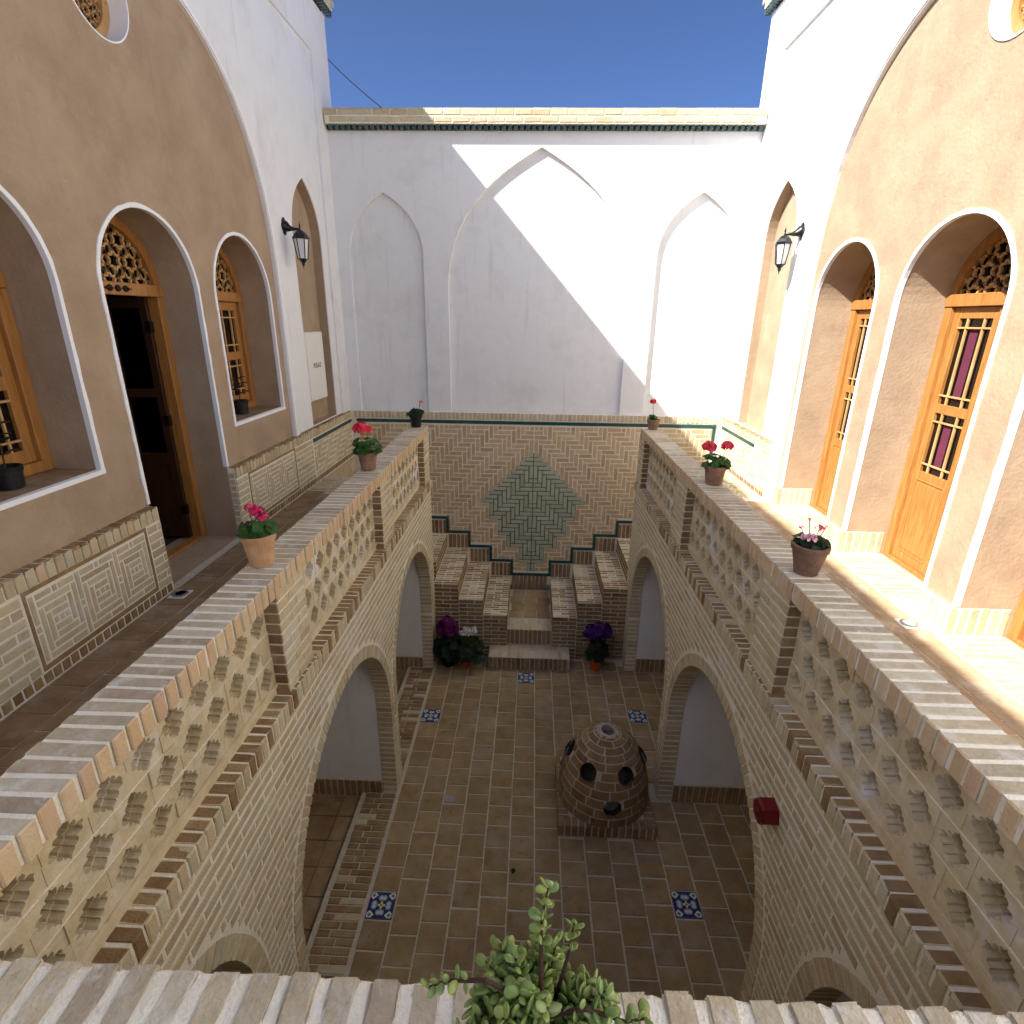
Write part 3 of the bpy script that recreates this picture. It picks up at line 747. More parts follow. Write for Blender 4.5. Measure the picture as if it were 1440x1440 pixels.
def joinery(s, kind, c, hw, zb, label, opened=False):
    fn = side(s); x = XB+(.43 if s > 0 else .33)
    T = thing(('door' if kind == 'door' else 'window'), label, kind, (s*x, c, zb))
    fw = .085; zt = ZS-.03
    # frame: jambs, transom, arched head
    inner = ellipse_arch(c, hw-fw, zt+.09, ZS+.02, ZC-fw, 28)[1:-1]
    fr = MB(); fr.cbox((s*x, c-hw+.002, zb+.004), (s*(x+.10), c-hw+fw, zt), .004); fr.cbox((s*x, c+hw-fw, zb+.004), (s*(x+.10), c+hw-.002, zt), .004)
    fr.cbox((s*(x-.012), c-hw+.003, zt), (s*(x+.10), c+hw-.003, zt+.10), .005)
    ring_strip(fr, ellipse_arch(c, hw-fw, zt+.10, ZS, ZC-fw, 28), fw-.004, fn, x+.002, x+.10)
    if kind == 'window': fr.cbox((s*(x+.002), c-hw+fw-.002, zb+.005), (s*(x+.098), c+hw-fw+.002, zb+.08), .004)
    else: fr.cbox((s*(x+.002), c-hw+fw-.002, zb+.001), (s*(x+.098), c+hw-fw+.002, zb+.035), .004)
    fr.build('frame', 'wood', T)
    # fanlight
    a_, b_ = hw-fw+.004, ZC-fw-(zt+.1)+.004
    ins = lambda y, z: z > zt+.10 and ((y-c)/a_)**2+((z-zt-.1)/b_)**2 < 1
    fk = MB(); fretwork(fk, ins, c, zt+.10, hw, .6, .125, fn, x+.03, x+.05, .018); 
    MB().sheet(ellipse_arch(c, hw-fw+.003, zt+.10, ZS, ZC-fw+.003, 28), [], fn, x+.07, x+.074).build('fanlight_pane', 'glass', T)
    fk.build('fretwork', 'wood_light', T)
    z0 = zb+(.082 if kind == 'window' else .037); z1 = zt-.004
    if kind == 'window': h = z1-z0; panes = [(z0+.09, z0+h*.44), (z0+h*.52, z1-.09)]
    else: h = z1-z0; panes = [(z0+.88, z0+1.42), (z0+1.50, z1-.09)]
    if not opened:
        leaf_set(T, s, c-hw+fw+.002, c-.004, z0, z1, x+.035, kind == 'door', panes); leaf_set(T, s, c+.004, c+hw-fw-.002, z0, z1, x+.035, kind == 'door', panes)
        MB().cbox((s*(x+.02), c-.018, z0), (s*(x+.036), c+.018, z1), .004).build('cover_strip', 'wood', T)
    else:
        # leaves swung into the dark room
        for e in (-1, 1):
            yy = c+e*(hw-fw-.012)
            lf = MB(); lf.cbox((s*(x+.10), yy-.02, z0), (s*(x+.175), yy+.02, z1), .004); lf.cbox((s*(x+.46), yy-.02, z0), (s*(x+.535), yy+.02, z1), .004)
            for q0, q1 in ((z0, z0+.12), (z0+.78, z0+.88), (z0+1.42, z0+1.5), (z1-.09, z1)): lf.cbox((s*(x+.17), yy-.019, q0), (s*(x+.465), yy+.019, q1), .003)
            lf.box((s*(x+.17), yy-.008, z0+.1), (s*(x+.465), yy+.008, z0+.8))
            L_ = lf.build('leaf', 'wood_dark', T)
            for hz in (z0+.3, z0+1.2, z1-.25): MB().cbox((s*(x+.085), yy-e*.03, hz-.05), (s*(x+.14), yy+e*.014, hz+.05), .003).build('hinge', 'hinge', L_)
        # iron ornament on the transom
        om = MB()
        for q in (-.09, 0, .09):
            for t in range(6):
                an = t*math.pi/3; om.lathe([(.0, -.006), (.014, -.003), (.0, .006)], (0, 0, 0), 8) if False else None
            om.tube([(s*(x-.026), c+q, zt+.05+.001), (s*(x-.010), c+q, zt+.05)], .026, 8)
        om.tube([(s*(x-.016), c-.17, zt+.05), (s*(x-.016), c+.17, zt+.05)], [.003, .003], 6); om.tube([(s*(x-.02), c-.16, zt+.05), (s*(x-.02), c-.1, zt+.05)], [.002, .016], 6); om.tube([(s*(x-.02), c+.1, zt+.05), (s*(x-.02), c+.16, zt+.05)], [.016, .002], 6)
        om.build('iron_ornament', 'hinge', T)
    return T
joinery(-1, 'window', 3.10, .58, 4.13, 'arched wooden window with fretwork fanlight, between the open doorway and the front parapet')
joinery(-1, 'door', 4.67, .59, ZG, 'open arched doorway with dark room behind and fretwork fanlight', True)
joinery(-1, 'window', 6.13, .575, 4.13, 'arched wooden window with fretwork fanlight, between the open doorway and the wall lantern')
joinery(1, 'door', 3.12, .59, ZG, 'closed honey wood double door, the one farthest from the white back wall')
joinery(1, 'door', 4.66, .605, ZG, 'closed honey wood double door with plum curtains, middle one of three')
joinery(1, 'door', 6.18, .59, ZG, 'closed honey wood double door beside the white pier with the lantern')
for s in (-1, 1):
    fn = side(s); T = thing('round_window', f'round fretwork window high on the {"shaded" if s<0 else "sunlit"} brown plaster', 'window', (s*(XB+.2), 4.62, 7.0))
    x = XB+.13
    fr = MB(); 
    cur = [(4.62+.25*math.cos(2*math.pi*i/40), 7.33+.25*math.sin(2*math.pi*i/40)) for i in range(41)]
    ring_strip(fr, cur, .066, fn, x, x+.06); fr.build('frame', 'wood_light' if s < 0 else 'wood', T)
    fk = MB(); fretwork(fk, lambda y, z: (y-4.62)**2+(z-7.33)**2 < .254**2, 4.62, 7.05, .3, .6, .062, fn, x+.02, x+.036, .010); fk.build('fretwork', 'wood_light', T)
    MB().sheet([(4.62+.252*math.cos(2*math.pi*i/40), 7.33+.252*math.sin(2*math.pi*i/40)) for i in range(40)], [], fn, x+.05, x+.054).build('pane', 'glass', T)

# ------------------------------------------------------------------ brick dados along the galleries
MOTIF = [(0,0,1,4),(0,4,1,1),(0,5,1,4),(1,0,4,1),(5,0,3,1),
 (2,1,6,1),(7,2,1,6),(1,7,6,1),(1,1,1,6),(3,2,4,1),(6,3,1,4),(2,6,4,1),(2,2,1,4),(3,3,3,1),(3,4,1,1),(4,4,1,1),(5,4,1,1),(3,5,3,1),
 (1,8,3,1),(4,8,1,1),(5,8,3,1)]
def dado_common(T, s, y0, y1, lst, top=True):
    """bed, plinth and top course"""
    MB().box((s*(XD+.003), y0+.007, ZG-.01), (s*(XB+.004), y1-.007, 3.722)).build('dado_bed', 'mortar', T)
    y = y0+.036
    while y < y1-.02:
        lst.append(((s*(XD-.01), y, 3.672), (0,1,0), (0,0,1), (-s,0,0), .056, .108, .03, 'capwarm' if random.random() < .12 else 'brick'))
        lst.append(((s*(XD+.05), y, 3.728), (0,1,0), (1,0,0), (0,0,1), .056, .118, .02, 'dbrick'))
        lst.append(((s*(XD-.004), y, 3.022), (0,1,0), (0,0,1), (-s,0,0), .054, .066, .03, 'dbrick'))
        y += .0715
def motif_panel(lst, T, s, y0, y1, flip=1):
    u = (3.575-3.115)/9; n = max(1, round((y1-y0-.06)/(8*u))); uw = (y1-y0-.06)/(8*n)
    st = MB()
    for (a0, a1, b0, b1) in ((y0, y1, 3.068, 3.102), (y0, y1, 3.585, 3.612), (y0, y0+.028, 3.102, 3.585), (y1-.028, y1, 3.102, 3.585)):
        st.cbox((s*(XD-.002), a0+.002, b0), (s*(XD+.02), a1-.002, b1), .003)
    st.build('panel_frame', 'dbrick', T)
    for k in range(n):
        for (a, b, w_, h) in MOTIF:
            yc = y0+.03+uw*(8*k+a+w_/2); zc = 3.108+u*(b+h/2)
            lst.append(((s*XD, yc, zc), (0,1,0), (0,0,1), (-s,0,0), uw*w_-.012, u*h-.012, .02))
def coursed(lst, s, y0, y1):
    z = 3.09; row = 0
    while z < 3.6:
        a = y0; k = row % 2
        while a < y1-.03:
            w_ = .12 if k else .235; k = 0 if k else (1 if row % 2 else 0)
            w_ = min(w_, y1-a); lst.append(((s*XD, a+w_/2, z), (0,1,0), (0,0,1), (-s,0,0), w_-.011, .055, .02)); a += w_
        z += .068; row += 1
def herring(lst, fnc, u, v, n, a0, a1, b0, b1, keep=None, unit=.0785, mir=None, mats=None, joint=.013, org=(0., 0.)):
    """3:1 herringbone filling [a0,a1]x[b0,b1]; fnc(a,b)->point; keep(a,b)->bool; mir: mirror axis a"""
    i0 = math.floor((a0-org[0])/unit)-1; i1 = math.ceil((a1-org[0])/unit)+1; j0 = math.floor((b0-org[1])/unit)-1; j1 = math.ceil((b1-org[1])/unit)+1
    grp = {}
    for i in range(i0, i1):
        ii = i
        if mir is not None and i >= 0: ii = -1-i
        for j in range(j0, j1):
            a = org[0]+(i+.5)*unit; b = org[1]+(j+.5)*unit
            if not (a0 < a < a1 and b0 < b < b1) or (keep and not keep(a, b)): continue
            k = (ii-j) % 6
            sgn = 1 if (mir is not None and i >= 0) else 0
            key = (0, ii-k, j, sgn) if k < 3 else (1, ii, j-(5-k), sgn)
            grp.setdefault(key, []).append((i, j))
    for key, cells in grp.items():
        ia = min(c[0] for c in cells); ib = max(c[0] for c in cells)+1; ja = min(c[1] for c in cells); jb = max(c[1] for c in cells)+1
        ca = org[0]+(ia+ib)/2*unit; cb = org[1]+(ja+jb)/2*unit
        mm = mats(ca, cb) if mats else 'brick'
        la = (ib-ia)*unit-joint; lb = (jb-ja)*unit-joint
        lst.append((fnc(ca, cb), u, v, n, la, lb, .02, mm))
def teal_strip(T, s, y0, y1):
    MB().cbox((s*(XD-.008), y0, 3.548), (s*(XD+.02), y1, 3.598), .004).build('glazed_strip', 'glaze', T)
for s in (-1, 1):
    if s < 0:
        segs = [(.9, 4.07), (5.272, 9.02)]
    else:
        segs = [(7.07, 9.02)]
    for si, (y0, y1) in enumerate(segs):
        if s < 0 and si == 0: lab = 'buff brick dado with square maze panels, between the open doorway and the front parapet'
        elif s < 0: lab = 'buff brick dado running from the open doorway to the white back wall'
        else: lab = 'sunlit buff brick herringbone dado below the white pier with the lantern'
        T = thing('brick_dado', lab, 'dado', (s*XD, (y0+y1)/2, ZG)); lst = []
        dado_common(T, s, y0, y1, lst)
        if s < 0 and si == 0:
            coursed(lst, s, 3.90, 4.07); motif_panel(lst, T, s, 2.78, 3.89); coursed(lst, s, 2.45, 2.77); motif_panel(lst, T, s, 1.2, 2.44)
        elif s < 0:
            coursed(lst, s, 5.272, 5.50); motif_panel(lst, T, s, 5.51, 6.72); coursed(lst, s, 6.73, 7.30)
            herring(lst, lambda a, b: (s*XD, a, b), (0,1,0), (0,0,1), (-s,0,0), 7.32, 8.98, 3.06, 3.54, unit=.072, org=(7.32, 3.06)); teal_strip(T, s, 7.32, 8.98)
        else:
            coursed(lst, s, 7.07, 7.32)
            herring(lst, lambda a, b: (s*XD, a, b), (0,1,0), (0,0,1), (-s,0,0), 7.34, 8.98, 3.06, 3.54, unit=.072, org=(7.34, 3.06)); teal_strip(T, s, 7.34+.25, 8.98)
        # return faces at the doorway
        z = 3.03; row = 0
        e = 1 if (s < 0 and si == 0) else -1; yy = y1 if e > 0 else y0
        xend = 3.44 if s < 0 else XB
        MB().box((s*(XD+.01), yy-e*.06, ZG-.004), (s*xend, yy-e*.004, 3.722)).build('return_bed', 'mortar', T)
        while z < 3.7:
            xx = XD+.01; k = row % 2
            while xx < xend-.03:
                w_ = min(.12 if k else .235, xend-xx); k = 0
                lst.append(((s*(xx+w_/2), yy, z), (1,0,0), (0,0,1), (0,e,0), w_-.012, .054, .02)); xx += w_
            z += .068; row += 1
        bricks(T, lst, 'brick', 'brick', 300, .004)
# low upright-brick skirting between the right-hand doors
T = thing('skirting', 'low sunlit skirting of upright buff bricks between the three wooden doors', 'skirting', (XB, 4.6, ZG)); lst = []
pieces = [(1.6, 3.12-.59), (3.12+.59, 4.66-.605), (4.66+.605, 6.18-.59), (6.18+.59, 7.06)]
for y0, y1 in pieces:
    MB().box((XB-.030, y0-.002, ZG-.002), (XB+.4, y1+.002, 3.212)).build('skirting_bed', 'mortar', T)
    y = y0+.034
    while y < y1-.01:
        lst.append(((XB-.038, y, 3.098), (0,1,0), (0,0,1), (-1,0,0), .056, .222, .03)); y += .0735
    for e, yy in ((-1, y0), (1, y1)):
        x = XB+.0
        while x < XB+.40: lst.append(((x, yy+e*.006, 3.098), (1,0,0), (0,0,1), (0,e,0), .060, .222, .03)); x += .0755
bricks(T, lst, 'brick', 'skirting_brick', 300, .005)
# door threshold paving on the right
T = thing('threshold_paving', 'pale brick paving in the recesses before the three wooden doors', 'paving', (XB+.2, 4.6, ZG)); lst = []
for k, (kd, c, hw, zb) in enumerate(OPEN[1]):
    MB().box((XB-.10, c-hw+.004, ZG-.003), (XB+.395, c+hw-.004, ZG+.008)).build('paving_bed', 'mortar', T)
    y = c-hw+.04; r = 0
    while y < c+hw-.03:
        x = XB-.10
        for w_ in ((.25, .245) if r % 2 else (.13, .25, .115)):
            lst.append(((x+w_/2, y, ZG+.0115), (1,0,0), (0,1,0), (0,0,1), w_-.014, .056, .01)); x += w_
        y += .0715; r += 1
bricks(T, lst, 'brick', 'paving_brick', 200, .003)

# ------------------------------------------------------------------ back wall
T = thing('back_wall', 'white plastered end wall with three shallow pointed niches and a brick coping', 'wall', (0, D, 3.6))
YW = 9.08
nL = persian(-2.32, .565, 3.66, 6.05, 6.92); nC = persian(0, 1.385, 3.66, 5.6, 7.50); nR = persian(2.36, .60, 3.66, 6.05, 6.95)
MB().sheet([(-3.12, 3.6), (3.12, 3.6), (3.12, 7.70), (-3.12, 7.70)], [nL, nC, nR], back, YW, YW+.065).build('wall_face', 'white', T)
MB().box((-3.12, YW+.0655, -.13), (3.12, YW+.32, 7.70)).build('niche_back', 'white', T)
MB().box((-3.05, 8.945, 7.745), (3.05, YW+.34, 7.925)).build('coping_bed', 'mortar', T)
lst = []
for r in range(2):
    x = -3.04+(.05 if r else 0.17)
    while x < 3.05:
        lst.append(((x, 8.937, 7.793+.084*r), (1,0,0), (0,0,1), (0,-1,0), .235, .066, .02))
        if r: lst.append(((x, 9.08, 7.928), (1,0,0), (0,1,0), (0,0,1), .235, .28, .02))
        x += .2475
bricks(T, lst, 'brick', 'coping_brick', 120, .005)
dn = []
x = -3.02
while x < 3.03:
    mb = MB(); mb.cbox((x, 8.985, 7.690), (x+.058, YW-.002, 7.747), .008); mb.build('dentil', 'dentil', T); x += .0845
MB().box((-3.05, 9.03, 7.695), (3.05, YW-.001, 7.744)).build('dentil_bed', 'mortar_dark', T)

# herringbone panel with green diamond
T = thing('herringbone_panel', 'brick herringbone wall panel with a dull green diamond above the stairs', 'wall panel', (0, D, .5))
def zig(a):
    a = abs(a)
    if a < .345: return .80
    k = int((a-.345)/.3825)+1
    return .80+.265*k
def keep(a, b): return b > zig(a)+.06 if abs(a) < 1.9 else b > 2.9
def dia(a, b):
    if b > 2.25: return abs(a)/.95+(b-2.25)/.93 < 1
    return abs(a)/.95+(2.25-b)/1.44 < 1
MB().box((-3.06, D-.003, .6), (3.06, YW-.002, 3.70)).build('panel_bed', 'mortar', T)
un = .0755
lst = []
herring(lst, lambda a, b: (a, D-.008, b), (1,0,0), (0,0,1), (0,-1,0), -2.98, 2.98, .8, 3.515, keep=keep, unit=un, mir=0, mats=lambda a, b: 'teal' if dia(a, b) else 'hbrick', joint=.016, org=(0, .80))
db = MB()
for b in lst:
    if b[7] == 'teal':
        c = b[0]; hx, hz = b[4]/2+.008, b[5]/2+.008
        db.add([(c[0]-hx, D-.0046, c[2]-hz), (c[0]+hx, D-.0046, c[2]-hz), (c[0]+hx, D-.0046, c[2]+hz), (c[0]-hx, D-.0046, c[2]+hz)], [(0,1,2,3)])
db.v = [(x, y+random.uniform(-.0004, .0004), z) for x, y, z in db.v]
db.build('dark_joints', 'joint_green', T)
bricks(T, [b for b in lst if b[7] == 'teal'], 'teal', 'green_brick', 300, .003)
bricks(T, [b for b in lst if b[7] != 'teal'], 'hbrick', 'brick', 300, .003)
top = []; x = -2.98
while x < 3.0:
    top.append(((x, D-.02, 3.668), (1,0,0), (0,0,1), (0,-1,0), .056, .108, .03)); x += .0712
MB().box((-3.03, D-.012, 3.6), (3.03, YW, 3.724)).build('top_course_bed', 'mortar', T)
bricks(T, top, 'brick', 'top_brick', 120, .004)
MB().cbox((-2.97, D-.016, 3.540), (2.97, D+.01, 3.592), .004).build('glazed_strip', 'glaze', T)
MB().cbox((2.915, D-.0155, 3.06), (2.965, D+.01, 3.54), .004).build('glazed_strip', 'glaze', T)
for e in (-1, 1):   # stepped dark glazed line
    zl = MB(); a = .345; z = .80
    if e > 0: MB().cbox((-.345, D-.018, .785), (.345, D+.01, .835), .003).build('glazed_strip', 'glaze', T)
    for k in range(5):
        zl.cbox((e*(a-.025), D-.018, z-.015), (e*(a+.025), D+.01, z+.265+.035), .003)
        zl.cbox((e*(a+.0255), D-.018, z+.25), (e*(a+.3825-.0255), D+.01, z+.30), .003)
        a += .3825; z += .265
    zl.build('glazed_strip', 'glaze', T)

# ------------------------------------------------------------------ stairs
T = thing('staircase', 'brown brick double staircase rising from a central landing to both galleries', 'stairs', (0, 8.2, 0))
Y0 = 7.63
lst = []; ft = []
def solid(name, a, b, m='mortar_grey'): MB().box(a, b).build(name, m, T)
solid('step_core', (-.632, 7.296, 0), (.632, Y0+.04, .215)); solid('step_core', (-.385, 7.666, .1), (.385, 8.04, .4935)); solid('landing_core', (-.4, 8.03, .1), (.4, D-.001, .490))
x = -.60
while x < .62:
    lst.append(((x, 7.290, .11), (1,0,0), (0,0,1), (0,-1,0), .056, .2, .02)); 
    for q in range(2): lst.append(((x, 7.385+.18*q+(.03 if int(x*100) % 2 else 0), .2185), (1,0,0), (0,1,0), (0,0,1), .056, .165, .02, 'brick'))
    x += .0725
x = -.345
while x < .37:
    lst.append(((x, 7.660, .36), (1,0,0), (0,0,1), (0,-1,0), .056, .25, .02))
    for q in range(2): lst.append(((x, 7.755+.185*q, .4965), (1,0,0), (0,1,0), (0,0,1), .056, .17, .02, 'brick'))
    x += .0725
for e in (-1, 1):
    for q in range(5): lst.append(((e*.638, 7.33+.075*q, .11), (0,1,0), (0,0,1), (e,0,0), .056, .2, .02))
for i in range(3):
    for j in range(4):
        lst.append(((-.235+.235*i+(.1 if j % 2 else 0)*(1 if i < 2 else -1)*.3, 8.15+.245*j, .4965), (1,0,0), (0,1,0), (0,0,1), .225, .235, .02, 'tile'))
x = -.31
while x < .33:                # upright bricks behind the landing
    lst.append(((x, D-.016, .645), (1,0,0), (0,0,1), (0,-1,0), .056, .265, .02)); x += .0725
for e in (-1, 1):
    for k in range(1, 8):
        x0 = .36+.3825*(k-1); x1 = x0+.3825; z = .5+.265*k
        if k == 7: x1 = 3.04
        yf = Y0 if x1 < 1.6 else Y0+.24
        solid('tread_core', (e*(x0+.006), yf+.006, max(z-.75, -.1)), (e*x1, D-.001, z-.003), 'mortar')
        # tread surface: bricks in rows along x
        y = yf+.037; r = 0
        while y < D-.02:
            xx = x0; first = True
            while xx < x1-.02:
                w_ = (.13 if (r % 2 and first) else .25); first = False; w_ = min(w_, x1-xx)
                lst.append(((e*(xx+w_/2), y, z), (1,0,0), (0,1,0), (0,0,1), w_-.012, .052, .02, 'dbrick' if random.random() < .6 else 'brick')); xx += w_
            y += .0705; r += 1
        # riser (inner side face)
        for q in range(3):
            yy = yf+.12
            while yy < D-.05:
                lst.append(((e*x0, yy, z-.045-.085*q), (0,1,0), (0,0,1), (-e,0,0), .235, .06, .02)); yy += .25
        # upright skirting bricks on the back wall
        xx = x0+.035
        while xx < x1-.01 and k < 5:
            lst.append(((e*xx, D-.016, z+.135), (1,0,0), (0,0,1), (0,-1,0), .056, .245, .02)); xx += .0715
        # front face courses
        if k < 5:
            zz = z-.045; r = k
            while zz > 0:
                lo = x0; hi = x1; xx = lo+(.0 if r % 2 else -.12)
                while xx < hi:
                    a0 = max(xx, lo); a1 = min(xx+.25, hi)
                    if a1-a0 > .03: lst.append(((e*(a0+a1)/2, yf, zz), (1,0,0), (0,0,1), (0,-1,0), a1-a0-.011, .056, .02))
                    xx += .25
                zz -= .070; r += 1
bricks(T, lst, 'dbrick', 'brick', 300, .004)
solid('core_below', (-3.0, Y0+.25, -.1), (-.37, D-.002, .3)); solid('core_below', (.37, Y0+.25, -.1), (3.0, D-.002, .3))
MB().box((-1.9, Y0+.01, -.1), (-.362, Y0+.26, .75)).build('front_core', 'mortar_grey', T); MB().box((.362, Y0+.01, -.1), (1.9, Y0+.26, .75)).build('front_core', 'mortar_grey', T)

# unseen wall behind the photographer, added for bounce, kept low for sky fill
wb = MB().box((-3.2, -1.5, 2.6), (3.2, -1.2, 4.3)).build('bounce_wall_behind_camera', 'white'); wb['kind'] = 'structure'
wb = MB().box((-3.2, -1.2, -.1), (3.2, -.9, 2.62)).build('court_front_wall', 'brick'); wb['kind'] = 'structure'
wb = MB().box((-1.62, -1.2, 2.62), (1.62, .80, ZG)).build('front_gallery_floor', 'gtile'); wb['kind'] = 'structure'

# ------------------------------------------------------------------ domed brick oven
CX, CY, ZB = .86, 4.87, .15
T = thing('brick_dome', 'beehive-shaped brown brick dome with round holes on a square base', 'dome', (CX, CY, 0))
MB().box((CX-.515, CY-.485, -.005), (CX+.515, CY+.485, ZB-.008)).build('base_core', 'mortar_grey', T)
lst = []
for e, (u, n, L0, off) in enumerate((((1,0,0), (0,-1,0), .52, .49), ((0,1,0), (-1,0,0), .49, .52), ((0,1,0), (1,0,0), .49, .52), ((1,0,0), (0,1,0), .52, .49))):
    t = -L0+.035
    while t < L0-.02:
        c = Vector((CX, CY, .075))+Vector(u)*t+Vector(n)*off
        lst.append((c, u, (0,0,1), n, .056, .14, .03)); 
        lst.append((c-Vector(n)*.06+Vector((0,0,.077)), u, n, (0,0,1), .056, .11, .02)); t += .0715
bricks(T, lst, 'dbrick', 'base_brick', 80, .005)
RB, HD = .495, .84
def dome_pt(th, ph, rad=0.):
    """th: 0 at base .. 1 at top"""
    a = th*math.pi/2; r = RB*(math.cos(a)**.86 if th < 1 else 0); z = HD*math.sin(a)
    nr = Vector((math.cos(a)/RB*math.cos(ph), math.cos(a)/RB*math.sin(ph), math.sin(a)/HD)).normalized()
    return Vector((CX+r*math.cos(ph), CY+r*math.sin(ph), ZB+z))+nr*rad
HOLES = []
def hole(az, z, r=.09):
    th = math.asin(z/HD)/(math.pi/2); HOLES.append((dome_pt(th, az), r))
for k in range(6): hole(R(-125+60*k), .56)
for k in range(3): hole(R(-86+120*k), .24)
hole(0, HD*.9999, .078)
def push(p):
    for c, r in HOLES:
        d = p-c
        n = Vector(((c.x-CX), (c.y-CY), (c.z-ZB)*.6)).normalized()
        t = d-n*d.dot(n)
        if t.length < r and abs(d.dot(n)) < .2:
            return p+(t.normalized()*(r-t.length) if t.length > 1e-6 else Vector((r, 0, 0)))
    return p
def inhole(p, k=1.):
    for c, r in HOLES:
        if (p-c).length < r*k: return True
    return False
core = MB(); NT, NP = 40, 96
vs = [push(dome_pt(i/NT*.985, 2*math.pi*j/NP, .0025)) for i in range(NT+1) for j in range(NP)]
raw = [dome_pt((i+.5)/NT*.985, 2*math.pi*(j+.5)/NP) for i in range(NT) for j in range(NP)]
fs = [(i*NP+j, i*NP+(j+1) % NP, (i+1)*NP+(j+1) % NP, (i+1)*NP+j) for i in range(NT) for j in range(NP) if not inhole(raw[i*NP+j], .93)]
core.add([tuple(v) for v in vs], fs); core.build('dome_core', 'mortar_grey', T, smooth=True)
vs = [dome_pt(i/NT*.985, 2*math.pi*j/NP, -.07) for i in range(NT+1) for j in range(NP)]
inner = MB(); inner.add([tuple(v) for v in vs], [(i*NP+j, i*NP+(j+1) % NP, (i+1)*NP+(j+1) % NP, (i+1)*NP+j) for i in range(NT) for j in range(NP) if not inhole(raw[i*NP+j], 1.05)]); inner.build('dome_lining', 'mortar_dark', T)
rows = 11; acc = 0
for i in range(rows):
    t0 = i/rows*.93+.004; t1 = (i+1)/rows*.93-.008
    rm = RB*math.cos((t0+t1)/2*math.pi/2)**.86; nb_ = max(7, int(2*math.pi*rm/(.20 if i % 2 else .19)))
    for j in range(nb_):
        p0 = 2*math.pi*(j+(.5 if i % 2 else 0)+.04)/nb_; p1 = 2*math.pi*(j+(.5 if i % 2 else 0)+.96)/nb_
        if inhole(dome_pt((t0+t1)/2, (p0+p1)/2), .62): continue
        NU, NV = 6, 3; vs = []
        for a in range(NV+1):
            for b in range(NU+1):
                vs.append(push(dome_pt(t0+(t1-t0)*a/NV, p0+(p1-p0)*b/NU, .006+random.uniform(-.0008, .0008))))
        n1 = len(vs)
        vs += [push(dome_pt(t0+(t1-t0)*a/NV, p0+(p1-p0)*b/NU, -.012)) for a in range(NV+1) for b in range(NU+1)]
        W = NU+1
        fs = [(a*W+b, a*W+b+1, (a+1)*W+b+1, (a+1)*W+b) for a in range(NV) for b in range(NU)]
        per = [b for b in range(W)]+[a*W+NU for a in range(1, NV+1)]+[NV*W+b for b in range(NU-1, -1, -1)]+[a*W for a in range(NV-1, 0, -1)]
        fs += [(per[k], per[(k+1) % len(per)], n1+per[(k+1) % len(per)], n1+per[k]) for k in range(len(per))]
        MB().add([tuple(v) for v in vs], fs).build('brick', 'dbrick', T)
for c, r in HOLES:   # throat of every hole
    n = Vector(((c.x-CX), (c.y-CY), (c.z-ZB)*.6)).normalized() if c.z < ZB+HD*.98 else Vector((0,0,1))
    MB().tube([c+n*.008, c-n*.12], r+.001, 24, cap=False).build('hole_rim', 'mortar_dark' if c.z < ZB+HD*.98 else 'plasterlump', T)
tp = MB(); seg = 30
prof = [(.077, .002), (.082, .014), (.10, .010), (.135, -.004)]
vs = []
for r, z in prof:
    for j in range(seg): vs.append((CX+(r+random.uniform(-.006, .006))*math.cos(2*math.pi*j/seg), CY+(r+random.uniform(-.006, .006))*math.sin(2*math.pi*j/seg), ZB+HD+z-.012+random.uniform(-.003, .003)))
tp.add(vs, [(i*seg+j, i*seg+(j+1) % seg, (i+1)*seg+(j+1) % seg, (i+1)*seg+j) for i in range(3) for j in range(seg)]); tp.build('plaster_collar', 'plasterlump', T, smooth=True)

# ------------------------------------------------------------------ wall lanterns
for s in (-1, 1):
    y = 7.28 if s < 0 else 7.36; xw = XP+.030; xb = 2.905; zt = 6.15
    T = thing('wall_lantern', f'black six-sided coach lantern on the white pier of the {"shaded" if s<0 else "sunlit"} facade', 'lantern', (s*xw, y, 5.9), 'pair of wall lanterns')
    pl = MB(); pts = [(s*xw, y, zt+.06), (s*(xw-.03), y, zt+.055), (s*(xw-.07), y, zt+.035), (s*(xw-.12), y, zt+.03), (s*xb, y, zt+.03)]
    pl.tube(pts, [.075, .06, .035, .018, .012], 12); pl.build('bracket', 'black', T, smooth=True)
    pl = MB(); pl.lathe([(.072, -.0), (.074, .01), (.06, .018)], (0, 0, 0), 16)
    pl.v = [(s*(xw-z), y+a*.8, zt+.06+b*1.35) for a, b, z in pl.v]; pl.build('wall_plate', 'black', T)
    rf = MB(); rf.lathe([(.098, -.03), (.102, -.015), (.095, -.008), (.07, .03), (.045, .055), (.03, .062), (.012, .07)], (s*xb, y, zt-.05), 6, ph=.3); rf.build('roof_cap', 'black', T)
    fi = MB(); fi.lathe([(.008, 0), (.011, .01), (.006, .02), (.013, .045), (.004, .075), (.001, .10)], (s*xb, y, zt+.02), 8); fi.build('finial', 'black', T)
    z0, z1 = zt-.30, zt-.082; r0, r1 = .058, .088
    gl = MB(); gl.lathe([(r0-.004, z0), (r1-.004, z1)], (s*xb, y, 0), 6, ph=.3, close=False); gl.build('glass_panes', 'lampglass', T)
    fr = MB()
    for k in range(6):
        an = k*math.pi/3+.3; ca, sa = math.cos(an), math.sin(an)
        fr.tube([(s*xb+r0*ca, y+r0*sa, z0), (s*xb+r1*ca, y+r1*sa, z1)], .0065, 5)
    fr.lathe([(r0+.004, z0-.008), (r0+.006, z0), (r0-.008, z0+.006)], (s*xb, y, 0), 6, ph=.3); fr.build('cage', 'black', T)
    bt = MB(); bt.lathe([(.055, 0), (.03, -.03), (.02, -.04), (.022, -.055), (.008, -.075), (.002, -.11)], (s*xb, y, z0-.006), 8); bt.build('drop_finial', 'black', T)

